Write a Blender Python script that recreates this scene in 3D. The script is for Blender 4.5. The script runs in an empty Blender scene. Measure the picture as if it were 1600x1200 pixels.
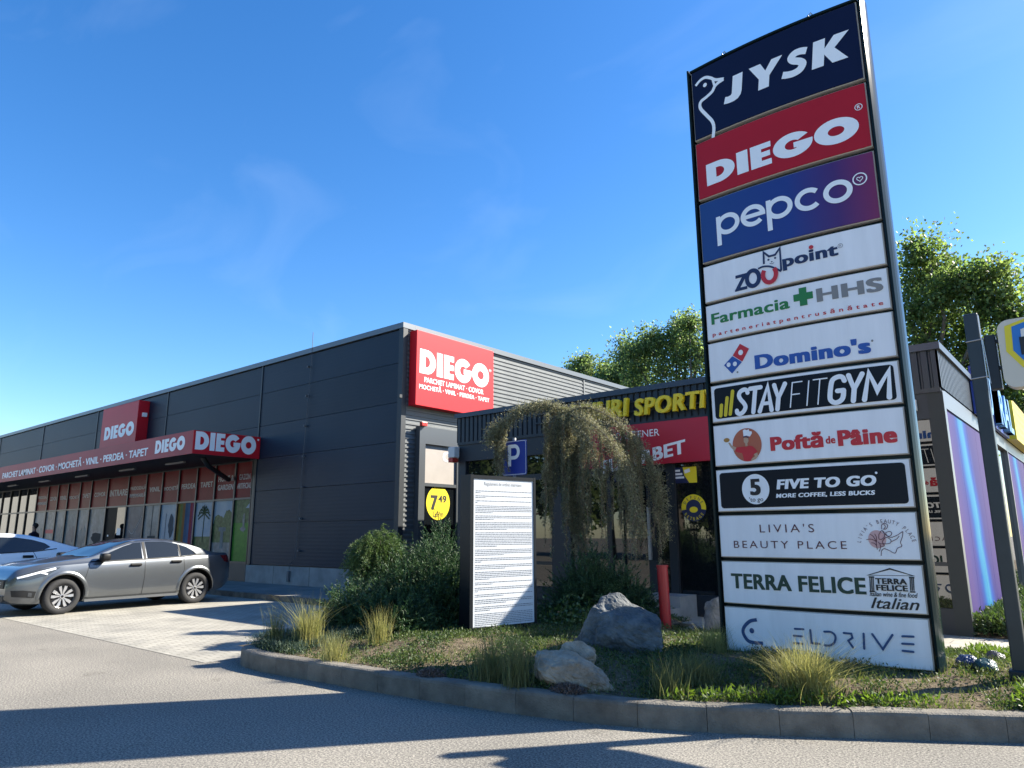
import bpy, bmesh, math, random
import numpy as np
from math import radians, sin, cos, pi, sqrt, atan2, exp
from mathutils import Vector, Matrix, noise as mnoise
from mathutils.geometry import tessellate_polygon
random.seed(7); rng = np.random.default_rng(7)
C = bpy.context.scene.collection
SC = bpy.context.scene
# ------------------------------------------------------------------ camera
F = 1115.0; YAW, PIT, ROL = radians(129.85), radians(11.85), radians(-0.24)
CAMZ = 1.45
_f = Vector((cos(YAW)*cos(PIT), sin(YAW)*cos(PIT), sin(PIT)))
_r = Vector((sin(YAW), -cos(YAW), 0)); _u = _r.cross(_f)
RT = cos(ROL)*_r + sin(ROL)*_u; UP = -sin(ROL)*_r + cos(ROL)*_u; FW = _f
cam = bpy.data.cameras.new('camera'); camo = bpy.data.objects.new('camera', cam); C.objects.link(camo)
M = Matrix((RT, UP, -FW)).transposed().to_4x4(); M.translation = Vector((0, 0, CAMZ))
camo.matrix_world = M
cam.sensor_width = 36; cam.lens = F/1600*36; cam.clip_end = 2000; cam.clip_start = 0.05
SC.camera = camo
# ------------------------------------------------------------------ light
SUNAZ = Vector((0.605, 0.795, 0)).normalized(); SUNEL = radians(35.5)
sd = Vector((SUNAZ.x*cos(SUNEL), SUNAZ.y*cos(SUNEL), sin(SUNEL)))
sun = bpy.data.lights.new('sun', 'SUN'); sun.energy = 5.0; sun.angle = radians(0.5); sun.color = (1, 0.93, 0.80)
suno = bpy.data.objects.new('sun', sun); C.objects.link(suno)
suno.rotation_euler = (-sd).to_track_quat('-Z', 'Y').to_euler()
W = bpy.data.worlds.new('World'); SC.world = W; W.use_nodes = True
nt = W.node_tree; bg = nt.nodes['Background']
sky = nt.nodes.new('ShaderNodeTexSky'); sky.sky_type = 'NISHITA'; sky.sun_disc = False
sky.sun_elevation = SUNEL; sky.sun_rotation = atan2(sd.x, sd.y)
sky.altitude = 0; sky.air_density = 1.0; sky.dust_density = 0.35; sky.ozone_density = 3.2
tc = nt.nodes.new('ShaderNodeTexCoord'); mp = nt.nodes.new('ShaderNodeMapping')
mp.inputs['Rotation'].default_value = (0.25, -0.35, 0.6); mp.inputs['Scale'].default_value = (1.2, 4.5, 5.0)
nz = nt.nodes.new('ShaderNodeTexNoise'); nz.inputs['Scale'].default_value = 1.6; nz.inputs['Detail'].default_value = 7; nz.inputs['Distortion'].default_value = 0.7
cr = nt.nodes.new('ShaderNodeValToRGB'); cr.color_ramp.elements[0].position = 0.54; cr.color_ramp.elements[1].position = 0.86
cr.color_ramp.elements[0].color = (0, 0, 0, 1); cr.color_ramp.elements[1].color = (0.055, 0.055, 0.055, 1)
mx = nt.nodes.new('ShaderNodeMixRGB'); mx.inputs[2].default_value = (5.2, 6.0, 7.2, 1)
nt.links.new(tc.outputs['Generated'], mp.inputs[0]); nt.links.new(mp.outputs[0], nz.inputs['Vector'])
nt.links.new(nz.outputs[0], cr.inputs[0]); nt.links.new(cr.outputs[0], mx.inputs[0])
hs = nt.nodes.new('ShaderNodeHueSaturation'); hs.inputs['Saturation'].default_value = 1.30; hs.inputs['Hue'].default_value = 0.505
nt.links.new(sky.outputs[0], hs.inputs['Color']); nt.links.new(hs.outputs[0], mx.inputs[1]); nt.links.new(mx.outputs[0], bg.inputs[0])
bg.inputs[1].default_value = 0.09
SC.view_settings.view_transform = 'Standard'; SC.view_settings.look = 'None'; SC.view_settings.gamma = 1
SC.view_settings.exposure = 1.55
SC.cycles.max_bounces = 6

# ------------------------------------------------------------------ measuring helpers: pixel -> point on a real plane
def ray(x, y): return FW*F + RT*(x-800) - UP*(y-600)
def gnd(x, y, z=0.0):
    d = ray(x, y); t = (z-CAMZ)/d.z; return Vector((0, 0, CAMZ)) + d*t
def onY(x, y, Y):
    d = ray(x, y); p = Vector((0, 0, CAMZ)) + d*(Y/d.y); return p
def onX(x, y, X):
    d = ray(x, y); p = Vector((0, 0, CAMZ)) + d*(X/d.x); return p

# ------------------------------------------------------------------ materials
MATS = {}
def mat(name, col, rough=0.6, metal=0.0, var=0.0, vscale=3.0, bump=0.0, bscale=40.0, spec=0.5, coat=0.0, island=0.0,
        col2=None, stretch=None, trans=0.0, ior=None):
    if name in MATS: return MATS[name]
    if name.endswith('_print') or name.startswith('stripe'): rough, spec = .6, .08
    m = bpy.data.materials.new(name); m.use_nodes = True; n = m.node_tree; b = n.nodes['Principled BSDF']
    b.inputs['Base Color'].default_value = (*col, 1); b.inputs['Roughness'].default_value = rough
    b.inputs['Metallic'].default_value = metal; b.inputs['Specular IOR Level'].default_value = spec
    b.inputs['Coat Weight'].default_value = coat; b.inputs['Coat Roughness'].default_value = 0.04
    if ior: b.inputs['IOR'].default_value = ior
    t = n.nodes.new('ShaderNodeTexCoord'); vec = t.outputs['Object']
    if stretch:
        k = n.nodes.new('ShaderNodeMapping'); k.inputs['Scale'].default_value = stretch
        n.links.new(vec, k.inputs[0]); vec = k.outputs[0]
    if var > 0 or col2:
        a = n.nodes.new('ShaderNodeTexNoise'); a.inputs['Scale'].default_value = vscale; a.inputs['Detail'].default_value = 6
        a.inputs['Roughness'].default_value = 0.62
        n.links.new(vec, a.inputs['Vector'])
        r = n.nodes.new('ShaderNodeValToRGB'); r.color_ramp.elements[0].position = 0.32; r.color_ramp.elements[1].position = 0.68
        c2 = col2 or tuple(min(1, c*(1+var)) for c in col); c1 = col if col2 else tuple(c*(1-var) for c in col)
        r.color_ramp.elements[0].color = (*c1, 1); r.color_ramp.elements[1].color = (*c2, 1)
        n.links.new(a.outputs[0], r.inputs[0]); out = r.outputs[0]
        n.links.new(out, b.inputs['Base Color'])
    if island > 0:
        g = n.nodes.new('ShaderNodeNewGeometry'); h = n.nodes.new('ShaderNodeHueSaturation')
        mr = n.nodes.new('ShaderNodeMapRange'); mr.inputs[3].default_value = 1-island; mr.inputs[4].default_value = 1+island
        n.links.new(g.outputs['Random Per Island'], mr.inputs[0]); n.links.new(mr.outputs[0], h.inputs['Value'])
        if var > 0 or col2: n.links.new(out, h.inputs['Color'])
        else: h.inputs['Color'].default_value = (*col, 1)
        n.links.new(h.outputs[0], b.inputs['Base Color'])
    if bump > 0:
        a2 = n.nodes.new('ShaderNodeTexNoise'); a2.inputs['Scale'].default_value = bscale; a2.inputs['Detail'].default_value = 5
        n.links.new(vec, a2.inputs['Vector']); bb = n.nodes.new('ShaderNodeBump'); bb.inputs['Strength'].default_value = bump
        bb.inputs['Distance'].default_value = 0.02
        n.links.new(a2.outputs[0], bb.inputs['Height']); n.links.new(bb.outputs[0], b.inputs['Normal'])
    if trans > 0:   # light passing through thin leaves
        tr = n.nodes.new('ShaderNodeBsdfTranslucent'); ms = n.nodes.new('ShaderNodeMixShader'); ms.inputs[0].default_value = trans
        src = b.inputs['Base Color'].links[0].from_socket if b.inputs['Base Color'].links else None
        hh = n.nodes.new('ShaderNodeHueSaturation'); hh.inputs['Value'].default_value = 1.5; hh.inputs['Saturation'].default_value = 1.15
        if src: n.links.new(src, hh.inputs['Color'])
        else: hh.inputs['Color'].default_value = (*col, 1)
        n.links.new(hh.outputs[0], tr.inputs[0])
        o = n.nodes['Material Output']; n.links.new(b.outputs[0], ms.inputs[1]); n.links.new(tr.outputs[0], ms.inputs[2]); n.links.new(ms.outputs[0], o.inputs[0])
    MATS[name] = m; return m

def nodes_of(m): return m.node_tree, m.node_tree.nodes['Principled BSDF']

# special ground materials
def asphalt_mat():
    m = bpy.data.materials.new('asphalt'); m.use_nodes = True; n, b = nodes_of(m); b.inputs['Roughness'].default_value = 0.92
    b.inputs['Specular IOR Level'].default_value = 0.25
    t = n.nodes.new('ShaderNodeTexCoord')
    v = n.nodes.new('ShaderNodeTexVoronoi'); v.inputs['Scale'].default_value = 75
    f = n.nodes.new('ShaderNodeTexNoise'); f.inputs['Scale'].default_value = 62; f.inputs['Detail'].default_value = 6; f.inputs['Roughness'].default_value = 0.8
    g = n.nodes.new('ShaderNodeTexNoise'); g.inputs['Scale'].default_value = 0.55; g.inputs['Detail'].default_value = 6
    for k in (v, f, g): n.links.new(t.outputs['Object'], k.inputs['Vector'])
    r = n.nodes.new('ShaderNodeValToRGB'); e = r.color_ramp.elements
    e[0].position = 0.39; e[0].color = (0.07, 0.068, 0.064, 1); e[1].position = 0.61; e[1].color = (0.44, 0.41, 0.355, 1)
    x = e.new(0.5); x.color = (0.215, 0.203, 0.182, 1)
    n.links.new(f.outputs[0], r.inputs[0])
    r2 = n.nodes.new('ShaderNodeValToRGB'); r2.color_ramp.elements[0].position = 0.3; r2.color_ramp.elements[1].position = 0.7
    r2.color_ramp.elements[0].color = (0.74, 0.735, 0.72, 1); r2.color_ramp.elements[1].color = (1.05, 1.03, .99, 1)
    n.links.new(g.outputs[0], r2.inputs[0])
    mm = n.nodes.new('ShaderNodeMixRGB'); mm.blend_type = 'MULTIPLY'; mm.inputs[0].default_value = 1
    n.links.new(r.outputs[0], mm.inputs[1]); n.links.new(r2.outputs[0], mm.inputs[2])
    vr = n.nodes.new('ShaderNodeValToRGB'); vr.color_ramp.elements[0].position = 0.0; vr.color_ramp.elements[1].position = 0.25
    vr.color_ramp.elements[0].color = (0.8, 0.8, 0.8, 1); vr.color_ramp.elements[1].color = (1, 1, 1, 1)
    n.links.new(v.outputs['Distance'], vr.inputs[0])
    m2 = n.nodes.new('ShaderNodeMixRGB'); m2.blend_type = 'MULTIPLY'; m2.inputs[0].default_value = 1
    n.links.new(mm.outputs[0], m2.inputs[1]); n.links.new(vr.outputs[0], m2.inputs[2]); n.links.new(m2.outputs[0], b.inputs['Base Color'])
    st = n.nodes.new('ShaderNodeTexNoise'); st.inputs['Scale'].default_value = 1.7; st.inputs['Detail'].default_value = 9; st.inputs['Roughness'].default_value = .7
    n.links.new(t.outputs['Object'], st.inputs['Vector']); sr = n.nodes.new('ShaderNodeValToRGB'); sr.color_ramp.elements[0].position = .27; sr.color_ramp.elements[1].position = .40
    sr.color_ramp.elements[0].color = (.62, .61, .60, 1); sr.color_ramp.elements[1].color = (1, 1, 1, 1); n.links.new(st.outputs[0], sr.inputs[0])
    m3 = n.nodes.new('ShaderNodeMixRGB'); m3.blend_type = 'MULTIPLY'; m3.inputs[0].default_value = 1; n.links.new(m2.outputs[0], m3.inputs[1]); n.links.new(sr.outputs[0], m3.inputs[2]); n.links.new(m3.outputs[0], b.inputs['Base Color'])
    bb = n.nodes.new('ShaderNodeBump'); bb.inputs['Strength'].default_value = 0.7; bb.inputs['Distance'].default_value = 0.008
    n.links.new(f.outputs[0], bb.inputs['Height']); n.links.new(bb.outputs[0], b.inputs['Normal'])
    return m
def paver_mat(name, c1, c2, mortar, bw, bh, rot=0.0, msz=0.006):
    m = bpy.data.materials.new(name); m.use_nodes = True; n, b = nodes_of(m); b.inputs['Roughness'].default_value = 0.85
    t = n.nodes.new('ShaderNodeTexCoord'); k = n.nodes.new('ShaderNodeMapping'); k.inputs['Rotation'].default_value = (0, 0, rot)
    n.links.new(t.outputs['Object'], k.inputs[0])
    br = n.nodes.new('ShaderNodeTexBrick'); br.inputs['Scale'].default_value = 1; br.inputs['Brick Width'].default_value = bw
    br.inputs['Row Height'].default_value = bh; br.inputs['Mortar Size'].default_value = msz; br.inputs['Mortar Smooth'].default_value = 0.2
    br.inputs['Color1'].default_value = (*c1, 1); br.inputs['Color2'].default_value = (*c2, 1); br.inputs['Mortar'].default_value = (*mortar, 1)
    n.links.new(k.outputs[0], br.inputs['Vector'])
    g = n.nodes.new('ShaderNodeTexNoise'); g.inputs['Scale'].default_value = 1.3; g.inputs['Detail'].default_value = 8
    n.links.new(t.outputs['Object'], g.inputs['Vector'])
    r2 = n.nodes.new('ShaderNodeValToRGB'); r2.color_ramp.elements[0].position = 0.28; r2.color_ramp.elements[1].position = 0.62
    r2.color_ramp.elements[0].color = (0.68, 0.68, 0.68, 1); r2.color_ramp.elements[1].color = (1.05, 1.04, 1.02, 1)
    n.links.new(g.outputs[0], r2.inputs[0])
    mm = n.nodes.new('ShaderNodeMixRGB'); mm.blend_type = 'MULTIPLY'; mm.inputs[0].default_value = 1
    n.links.new(br.outputs[0], mm.inputs[1]); n.links.new(r2.outputs[0], mm.inputs[2]); n.links.new(mm.outputs[0], b.inputs['Base Color'])
    bb = n.nodes.new('ShaderNodeBump'); bb.inputs['Strength'].default_value = 0.5; bb.inputs['Distance'].default_value = 0.01; bb.invert = True
    n.links.new(br.outputs['Fac'], bb.inputs['Height']); n.links.new(bb.outputs[0], b.inputs['Normal'])
    return m

ANTH = mat('anthracite_panel', (0.009, 0.014, 0.021), 0.5, 0.0, var=0.12, vscale=0.6, bump=0.0)
ANTH_RIB = None
TRIM = mat('dark_trim', (0.011, 0.016, 0.022), 0.5, 0.0, var=0.15, vscale=2)
FRAME = mat('window_frame', (0.018, 0.022, 0.028), 0.4, 0.2)
CONC = mat('concrete', (0.27, 0.265, 0.25), 0.9, var=0.22, vscale=2.2, bump=0.25, bscale=60)
KERB = mat('kerb_concrete', (0.165, 0.148, 0.122), 0.92, var=0.34, vscale=4.5, bump=0.6, bscale=70, island=.14)
CORR = mat('light_corrugated_steel', (0.125, 0.135, 0.14), 0.5, 0.2, var=0.1, vscale=1.5)
RED = mat('sign_red', (0.50, 0.010, 0.020), 0.45, spec=.25, var=0.05, vscale=1.0)
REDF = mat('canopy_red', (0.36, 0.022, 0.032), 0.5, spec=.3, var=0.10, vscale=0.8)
REDW = mat('window_film_red', (0.17, 0.012, 0.016), 0.35, var=0.18, vscale=0.9, spec=0.06)
WHITE = mat('sign_white', (0.84, 0.84, 0.85), 0.5, spec=.25, var=0.05, vscale=1.6, stretch=(5, 5, .5))
LETW = mat('letter_white', (0.82, 0.82, 0.82), 0.45)
NAVY = mat('navy', (0.012, 0.02, 0.075), 0.4)
NAVYP = mat('navy_panel', (0.004, 0.007, 0.035), 0.45, var=0.08, vscale=1, spec=.2)
BLACKP = mat('black_panel', (0.006, 0.009, 0.014), 0.45, spec=.2)
BLACK = mat('black', (0.012, 0.012, 0.013), 0.5)
GREENP = mat('pylon_green', (0.010, 0.020, 0.022), 0.11, 0.0, var=0.12, vscale=2, spec=.07)
CREAM = mat('panel_edge', (0.52, 0.48, 0.42), 0.6, spec=.2)
YEL = mat('yellow', (0.78, 0.62, 0.02), 0.45)
YELL = mat('letter_yellow', (0.72, 0.55, 0.015), 0.4)
GREY = mat('grey_text', (0.23, 0.22, 0.21), 0.5)
GRN = mat('pharmacy_green', (0.02, 0.19, 0.045), 0.5)
TEXTG = mat('dark_green_text', (0.01, 0.045, 0.03), 0.5)
MAROON = mat('maroon_text', (0.09, 0.015, 0.03), 0.5)
REDT = mat('red_text', (0.55, 0.02, 0.03), 0.5)
BLUET = mat('blue_text', (0.02, 0.09, 0.36), 0.5)
GLASS = mat('tinted_glass', (0.006, 0.008, 0.010), 0.012, 0.0, spec=.5, ior=1.75)
STEEL = mat('galvanised', (0.42, 0.43, 0.44), 0.4, 0.7)

# ------------------------------------------------------------------ object helpers
def tag(o, label=None, cat=None, group=None, kind=None):
    if label: o['label'] = label
    if cat: o['category'] = cat
    if group: o['group'] = group
    if kind: o['kind'] = kind
    return o
def thing(name, loc, label, cat, group=None, rz=0):
    o = bpy.data.objects.new(name, None); C.objects.link(o); o.location = loc; o.rotation_euler = (0, 0, rz)
    o.empty_display_size = 0.2
    return tag(o, label, cat, group)
def wloc(o):
    v = Vector((0, 0, 0))
    while o is not None: v += o.location; o = o.parent
    return v
def mk(name, V, Fc, m, parent=None, world=True, smooth=False):
    """link vertices+faces as one mesh object; world coordinates unless world=False"""
    V = np.asarray(V, dtype=np.float64).reshape(-1, 3)
    if parent is not None and world: V = V - np.array(wloc(parent))
    me = bpy.data.meshes.new(name); me.from_pydata(V.tolist() if len(V) < 20000 else V, [], Fc); me.update()
    if m: me.materials.append(m)
    if smooth: me.polygons.foreach_set('use_smooth', [True]*len(me.polygons))
    o = bpy.data.objects.new(name, me); C.objects.link(o)
    if parent is not None: o.parent = parent
    return o
class MB:
    def __init__(s): s.V = []; s.F = []
    def add(s, V, Fc):
        k = len(s.V); s.V += [tuple(v) for v in V]; s.F += [tuple(i+k for i in f) for f in Fc]; return s
    def box(s, x0, x1, y0, y1, z0, z1, bev=0.0):
        if x0 > x1: x0, x1 = x1, x0
        if y0 > y1: y0, y1 = y1, y0
        if z0 > z1: z0, z1 = z1, z0
        if bev <= 0:
            V = [(x0,y0,z0),(x1,y0,z0),(x1,y1,z0),(x0,y1,z0),(x0,y0,z1),(x1,y0,z1),(x1,y1,z1),(x0,y1,z1)]
            return s.add(V, [(0,3,2,1),(4,5,6,7),(0,1,5,4),(1,2,6,5),(2,3,7,6),(3,0,4,7)])
        bm = bmesh.new(); bmesh.ops.create_cube(bm, size=1)
        for v in bm.verts: v.co = Vector(((x0+x1)/2+v.co.x*(x1-x0), (y0+y1)/2+v.co.y*(y1-y0), (z0+z1)/2+v.co.z*(z1-z0)))
        bmesh.ops.bevel(bm, geom=list(bm.edges), offset=bev, segments=2, affect='EDGES', profile=0.5)
        return s.bm(bm)
    def bm(s, bm):
        bm.verts.index_update(); s.add([v.co[:] for v in bm.verts], [[v.index for v in f.verts] for f in bm.faces]); bm.free(); return s
    def obox(s, p, q, w, h):
        """bar from p to q, w across (horizontal), h high"""
        p, q = Vector(p), Vector(q); d = (q-p).normalized(); up = Vector((0,0,1)) if abs(d.z) < .95 else Vector((0,1,0))
        a = d.cross(up).normalized()*w/2; b = a.cross(d).normalized()*h/2
        V = [p-a-b, p+a-b, p+a+b, p-a+b, q-a-b, q+a-b, q+a+b, q-a+b]
        return s.add(V, [(0,1,2,3),(7,6,5,4),(0,4,5,1),(1,5,6,2),(2,6,7,3),(3,7,4,0)])
    def tube(s, pts, r, n=8, cap=True):
        pts = [Vector(p) for p in pts]; R = r if hasattr(r, '__len__') else [r]*len(pts); V = []; Fc = []
        for i, p in enumerate(pts):
            d = (pts[min(i+1, len(pts)-1)]-pts[max(i-1, 0)]).normalized()
            up = Vector((0,0,1)) if abs(d.z) < .9 else Vector((1,0,0)); a = d.cross(up).normalized(); b = a.cross(d)
            for k in range(n): V.append(p+(a*cos(2*pi*k/n)+b*sin(2*pi*k/n))*R[i])
        for i in range(len(pts)-1):
            for k in range(n): Fc.append((i*n+k, i*n+(k+1)%n, (i+1)*n+(k+1)%n, (i+1)*n+k))
        if cap: Fc += [tuple(range(n))[::-1], tuple((len(pts)-1)*n+k for k in range(n))]
        return s.add(V, Fc)
    def lathe(s, prof, axis, c, n=24):
        """prof [(r, h)], axis 'x','y' or 'z'"""
        V = []; Fc = []
        for r, h in prof:
            for k in range(n):
                a, b = r*cos(2*pi*k/n), r*sin(2*pi*k/n)
                v = {'z': (a, b, h), 'y': (a, h, b), 'x': (h, a, b)}[axis]; V.append((c[0]+v[0], c[1]+v[1], c[2]+v[2]))
        for i in range(len(prof)-1):
            for k in range(n): Fc.append((i*n+k, i*n+(k+1)%n, (i+1)*n+(k+1)%n, (i+1)*n+k))
        return s.add(V, Fc)
    def build(s, name, m, parent=None, world=True, smooth=False): return mk(name, s.V, s.F, m, parent, world, smooth)
def bx(name, m, parent, *a, **k): return MB().box(*a, **k).build(name, m, parent)

# ------------------------------------------------------------------ flat art: words, strokes, shapes
TXT = {}
def text_geo(body, bold=0.0, shear=0.0, space=1.0, ext=0.0):
    key = (body, bold, shear, space, ext)
    if key in TXT: return TXT[key]
    cu = bpy.data.curves.new('t', 'FONT'); cu.body = body; cu.size = 1; cu.offset = bold; cu.shear = shear; cu.space_character = space
    cu.extrude = ext; cu.resolution_u = 4; cu.align_x = 'CENTER'
    o = bpy.data.objects.new('t', cu); C.objects.link(o); bpy.context.view_layer.update()
    me = bpy.data.meshes.new_from_object(o.evaluated_get(bpy.context.evaluated_depsgraph_get()))
    V = np.array([v.co[:] for v in me.vertices]); Fc = [tuple(p.vertices) for p in me.polygons]
    bpy.data.objects.remove(o); bpy.data.curves.remove(cu); bpy.data.meshes.remove(me)
    TXT[key] = (V, Fc); return V, Fc
def circle(cx, cy, r, ry=None, n=28, a0=0, a1=2*pi):
    ry = ry or r; return [(cx+r*cos(a0+(a1-a0)*k/n), cy+ry*sin(a0+(a1-a0)*k/n)) for k in range(n if abs(a1-a0-2*pi) < 1e-6 else n+1)]
def rrect(x0, y0, x1, y1, r, n=5):
    o = []
    for cx, cy, a in ((x1-r, y1-r, 0), (x0+r, y1-r, pi/2), (x0+r, y0+r, pi), (x1-r, y0+r, 3*pi/2)):
        o += [(cx+r*cos(a+pi/2*k/n), cy+r*sin(a+pi/2*k/n)) for k in range(n+1)]
    return o
def curve(pts, n=8):
    """Catmull-Rom through points"""
    P = [np.array(p, float) for p in pts]; P = [2*P[0]-P[1]] + P + [2*P[-1]-P[-2]]; out = []
    for i in range(1, len(P)-2):
        for k in range(n):
            t = k/n; a, b, c, d = P[i-1], P[i], P[i+1], P[i+2]
            out.append(tuple(0.5*((2*b)+(c-a)*t+(2*a-5*b+4*c-d)*t*t+(3*b-a-3*c+d)*t**3)))
    out.append(tuple(P[-2])); return out
class Art:
    """collects flat shapes as (u, v, w); each new shape lies a hair above the last"""
    def __init__(s): s.V = []; s.F = []; s.w = 0.0
    def geo(s, V, Fc):
        k = len(s.V); s.V += [(v[0], v[1], v[2]+s.w) for v in V]; s.F += [tuple(i+k for i in f) for f in Fc]; s.w += 0.0004; return s
    def loops(s, L, depth=0.0):
        L = [[Vector((p[0], p[1], 0)) for p in l] for l in L]; tri = tessellate_polygon(L); flat = [p for l in L for p in l]
        V = [(p.x, p.y, 0) for p in flat]; Fc = []
        for t in tri:
            a, b, c = [flat[i] for i in t]
            Fc.append(t if (b-a).cross(c-a).z > 0 else t[::-1])
        if depth:
            n = len(flat); V += [(p.x, p.y, -depth) for p in flat]; k = 0
            for l in L:
                m = len(l)
                for i in range(m): Fc.append((k+i, k+(i+1) % m, n+k+(i+1) % m, n+k+i))
                k += m
        return s.geo(V, Fc)
    def stroke(s, pts, w, closed=False, cap=False):
        P = [Vector((p[0], p[1])) for p in pts]; n = len(P); Lf = []; Rg = []
        for i in range(n):
            a = P[(i-1) % n] if (closed or i > 0) else P[i]; b = P[(i+1) % n] if (closed or i < n-1) else P[i]
            d1 = (P[i]-a).normalized() if (P[i]-a).length > 1e-9 else (b-P[i]).normalized()
            d2 = (b-P[i]).normalized() if (b-P[i]).length > 1e-9 else d1
            nn = Vector((-(d1+d2).y, (d1+d2).x)); nn = nn.normalized() if nn.length > 1e-6 else Vector((-d1.y, d1.x))
            k = max(0.45, nn.dot(Vector((-d1.y, d1.x)))); Lf.append(P[i]+nn*w/2/k); Rg.append(P[i]-nn*w/2/k)
        V = [(p.x, p.y, 0) for p in Lf+Rg]; Fc = []
        for i in range(n if closed else n-1): j = (i+1) % n; Fc.append((i, n+i, n+j, j))
        s.geo(V, Fc)
        if cap:
            for e in (P[0], P[-1]): s.loops([circle(e.x, e.y, w/2, n=12)])
        return s
    def text(s, body, bl, tr, bold=0.0, shear=0.0, space=1.0, depth=0.0, ang=0.0):
        V, Fc = text_geo(body, min(bold, 0.006), shear, space+(bold*1.6 if bold > .02 else 0), 0.5 if depth else 0)
        V = V.copy()
        if bold > .008:   # thicken by laying shifted copies, no spikes
            b = (bold-.004)*.95; n0 = len(V); VV, FF = [], []
            for q, (ax, ay) in enumerate(((1, .45), (1, -.45), (-1, .45), (-1, -.45), (.5, 0), (-.5, 0), (0, .45), (0, -.45), (0, 0))):
                VV.append(V+np.array([ax*b, ay*b, q*(.003 if not depth else .012)])); FF += [tuple(i+q*n0 for i in f) for f in Fc]
            V = np.concatenate(VV); Fc = FF
        lo = V[:, :2].min(0); hi = V[:, :2].max(0)
        x0, y0, x1, y1 = bl[0], bl[1], tr[0], tr[1]
        U = (V[:, :2]-lo)/(hi-lo); u = x0+U[:, 0]*(x1-x0); v = y0+U[:, 1]*(y1-y0)
        if ang: v = v + (u-(x0+x1)/2)*math.tan(ang)
        w = (V[:, 2]-0.5)*depth if depth else V[:, 2]*.02
        return s.geo(np.stack([u, v, w], 1).tolist(), Fc)
    def arc_text(s, body, cx, cy, r, a0, a1, h, bold=0.0, flip=False, wf=0.8):
        n = len(body)
        for i, ch in enumerate(body):
            if ch == ' ': continue
            a = a0+(a1-a0)*i/(n-1); V, Fc = text_geo(ch, min(bold, .008), 0, 1, 0); V = V.copy()
            lo = V[:, :2].min(0); hi = V[:, :2].max(0); sc = h/0.73
            q = V[:, :2]*sc; q[:, 0] -= (lo[0]+hi[0])/2*sc; q[:, 0] *= wf
            if ch in "'.": pass
            t = a-pi/2 if not flip else a+pi/2
            ct, st = cos(t), sin(t); px, py = cx+r*cos(a), cy+r*sin(a)
            X = px+q[:, 0]*ct-q[:, 1]*st; Y = py+q[:, 0]*st+q[:, 1]*ct
            w0 = s.w; s.geo(np.stack([X, Y, Y*0], 1).tolist(), Fc); s.w = w0
        s.w += 0.0004; return s
    def build(s, name, m, parent, S):
        V = [S(*v) for v in s.V]; return mk(name, V, s.F, m, parent)
def planeY(Y, eps=0.004): return lambda u, v, w: (u, Y-eps-w, v)          # seen from -Y; u = X, v = Z
def planeX(X, eps=0.004): return lambda u, v, w: (X+eps+w, u, v)          # seen from +X; u = Y, v = Z
def diego(a, bl, tr, depth=0.0):
    """heavy geometric capitals D I E G O"""
    W_ = 4.14; x0, y0 = bl; sx = (tr[0]-x0)/W_; sy = tr[1]-y0
    T = lambda L, dx: [[(x0+(x+dx)*sx, y0+y*sy) for x, y in l] for l in L]
    w0 = a.w
    D = [[(0, 0), (0, 1)] + [(0.38+0.5*sin(t), 0.5+0.5*cos(t)) for t in np.linspace(0, pi, 18)],
         [(0.31, 0.28), (0.31, 0.72)] + [(0.37+0.19*sin(t), 0.5+0.22*cos(t)) for t in np.linspace(0, pi, 12)]]
    I = [[(0, 0), (0, 1), (0.33, 1), (0.33, 0)]]
    E_ = [[(0, 0), (0, 1), (0.58, 1), (0.58, 0.76), (0.31, 0.76), (0.31, 0.62), (0.55, 0.62), (0.55, 0.39), (0.31, 0.39), (0.31, 0.24), (0.58, 0.24), (0.58, 0)]]
    R, ri = 0.52, 0.20
    G = [[(0.52+R*cos(t), 0.5+R*sin(t)) for t in np.linspace(radians(38), radians(360), 34)] + [(0.52+R, 0.58), (0.55, 0.58), (0.55, 0.36), (0.675, 0.36)]
         + [(0.52+ri*cos(t), 0.5+ri*sin(t)) for t in np.linspace(radians(320), radians(42), 22)]]
    O = [circle(0.54, 0.5, 0.54, 0.53, 36), circle(0.54, 0.5, 0.20, 0.19, 24)]
    for L, dx in ((D, 0), (I, 0.945), (E_, 1.35), (G, 1.98), (O, 3.055)):
        a.w = w0; a.loops(T(L, dx), depth)
    a.w = w0+0.0005; return a

# ------------------------------------------------------------------ setting: ground
def sheet(name, x0, x1, y0, y1, z, m, kind='structure'):
    return tag(mk(name, [(x0, y0, z), (x1, y0, z), (x1, y1, z), (x0, y1, z)], [(0, 1, 2, 3)], m), kind=kind)
ASPH = asphalt_mat()
sheet('asphalt_road', -260, 160, -160, 260, 0, ASPH)
PAV = paver_mat('parking_pavers', (0.37, 0.35, 0.30), (0.31, 0.295, 0.255), (0.13, 0.12, 0.10), 0.2, 0.1, pi/2)
BACK = lambda x: 10.32 if x < -5.1 else 9.3
sheet('parking_pavement', -70, -8.33, 4.42, 9.3, 0.004, PAV)
PAV2 = paver_mat('footpath_pavers', (0.40, 0.375, 0.32), (0.36, 0.34, 0.29), (0.2, 0.185, 0.15), 0.6, 0.3, 0.0, 0.008)
def slab(name, x0, x1, y0, y1, z0, z1, m, kind='structure'):
    return tag(MB().box(x0, x1, y0, y1, z0, z1).build(name, m), kind=kind)
slab('shop_footpath', -70, -8.36, 9.42, 11.45, -0.05, 0.12, paver_mat('grey_pavers', (0.25, 0.24, 0.22), (0.21, 0.205, 0.19), (0.12, 0.115, 0.1), 0.4, 0.2))
slab('plaza_footpath', -5.02, 14, 9.35, 11.3, -0.05, 0.115, PAV2)
slab('door_footpath', -11.0, -5.024, 10.34, 11.3, -0.05, 0.113, PAV2)
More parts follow.
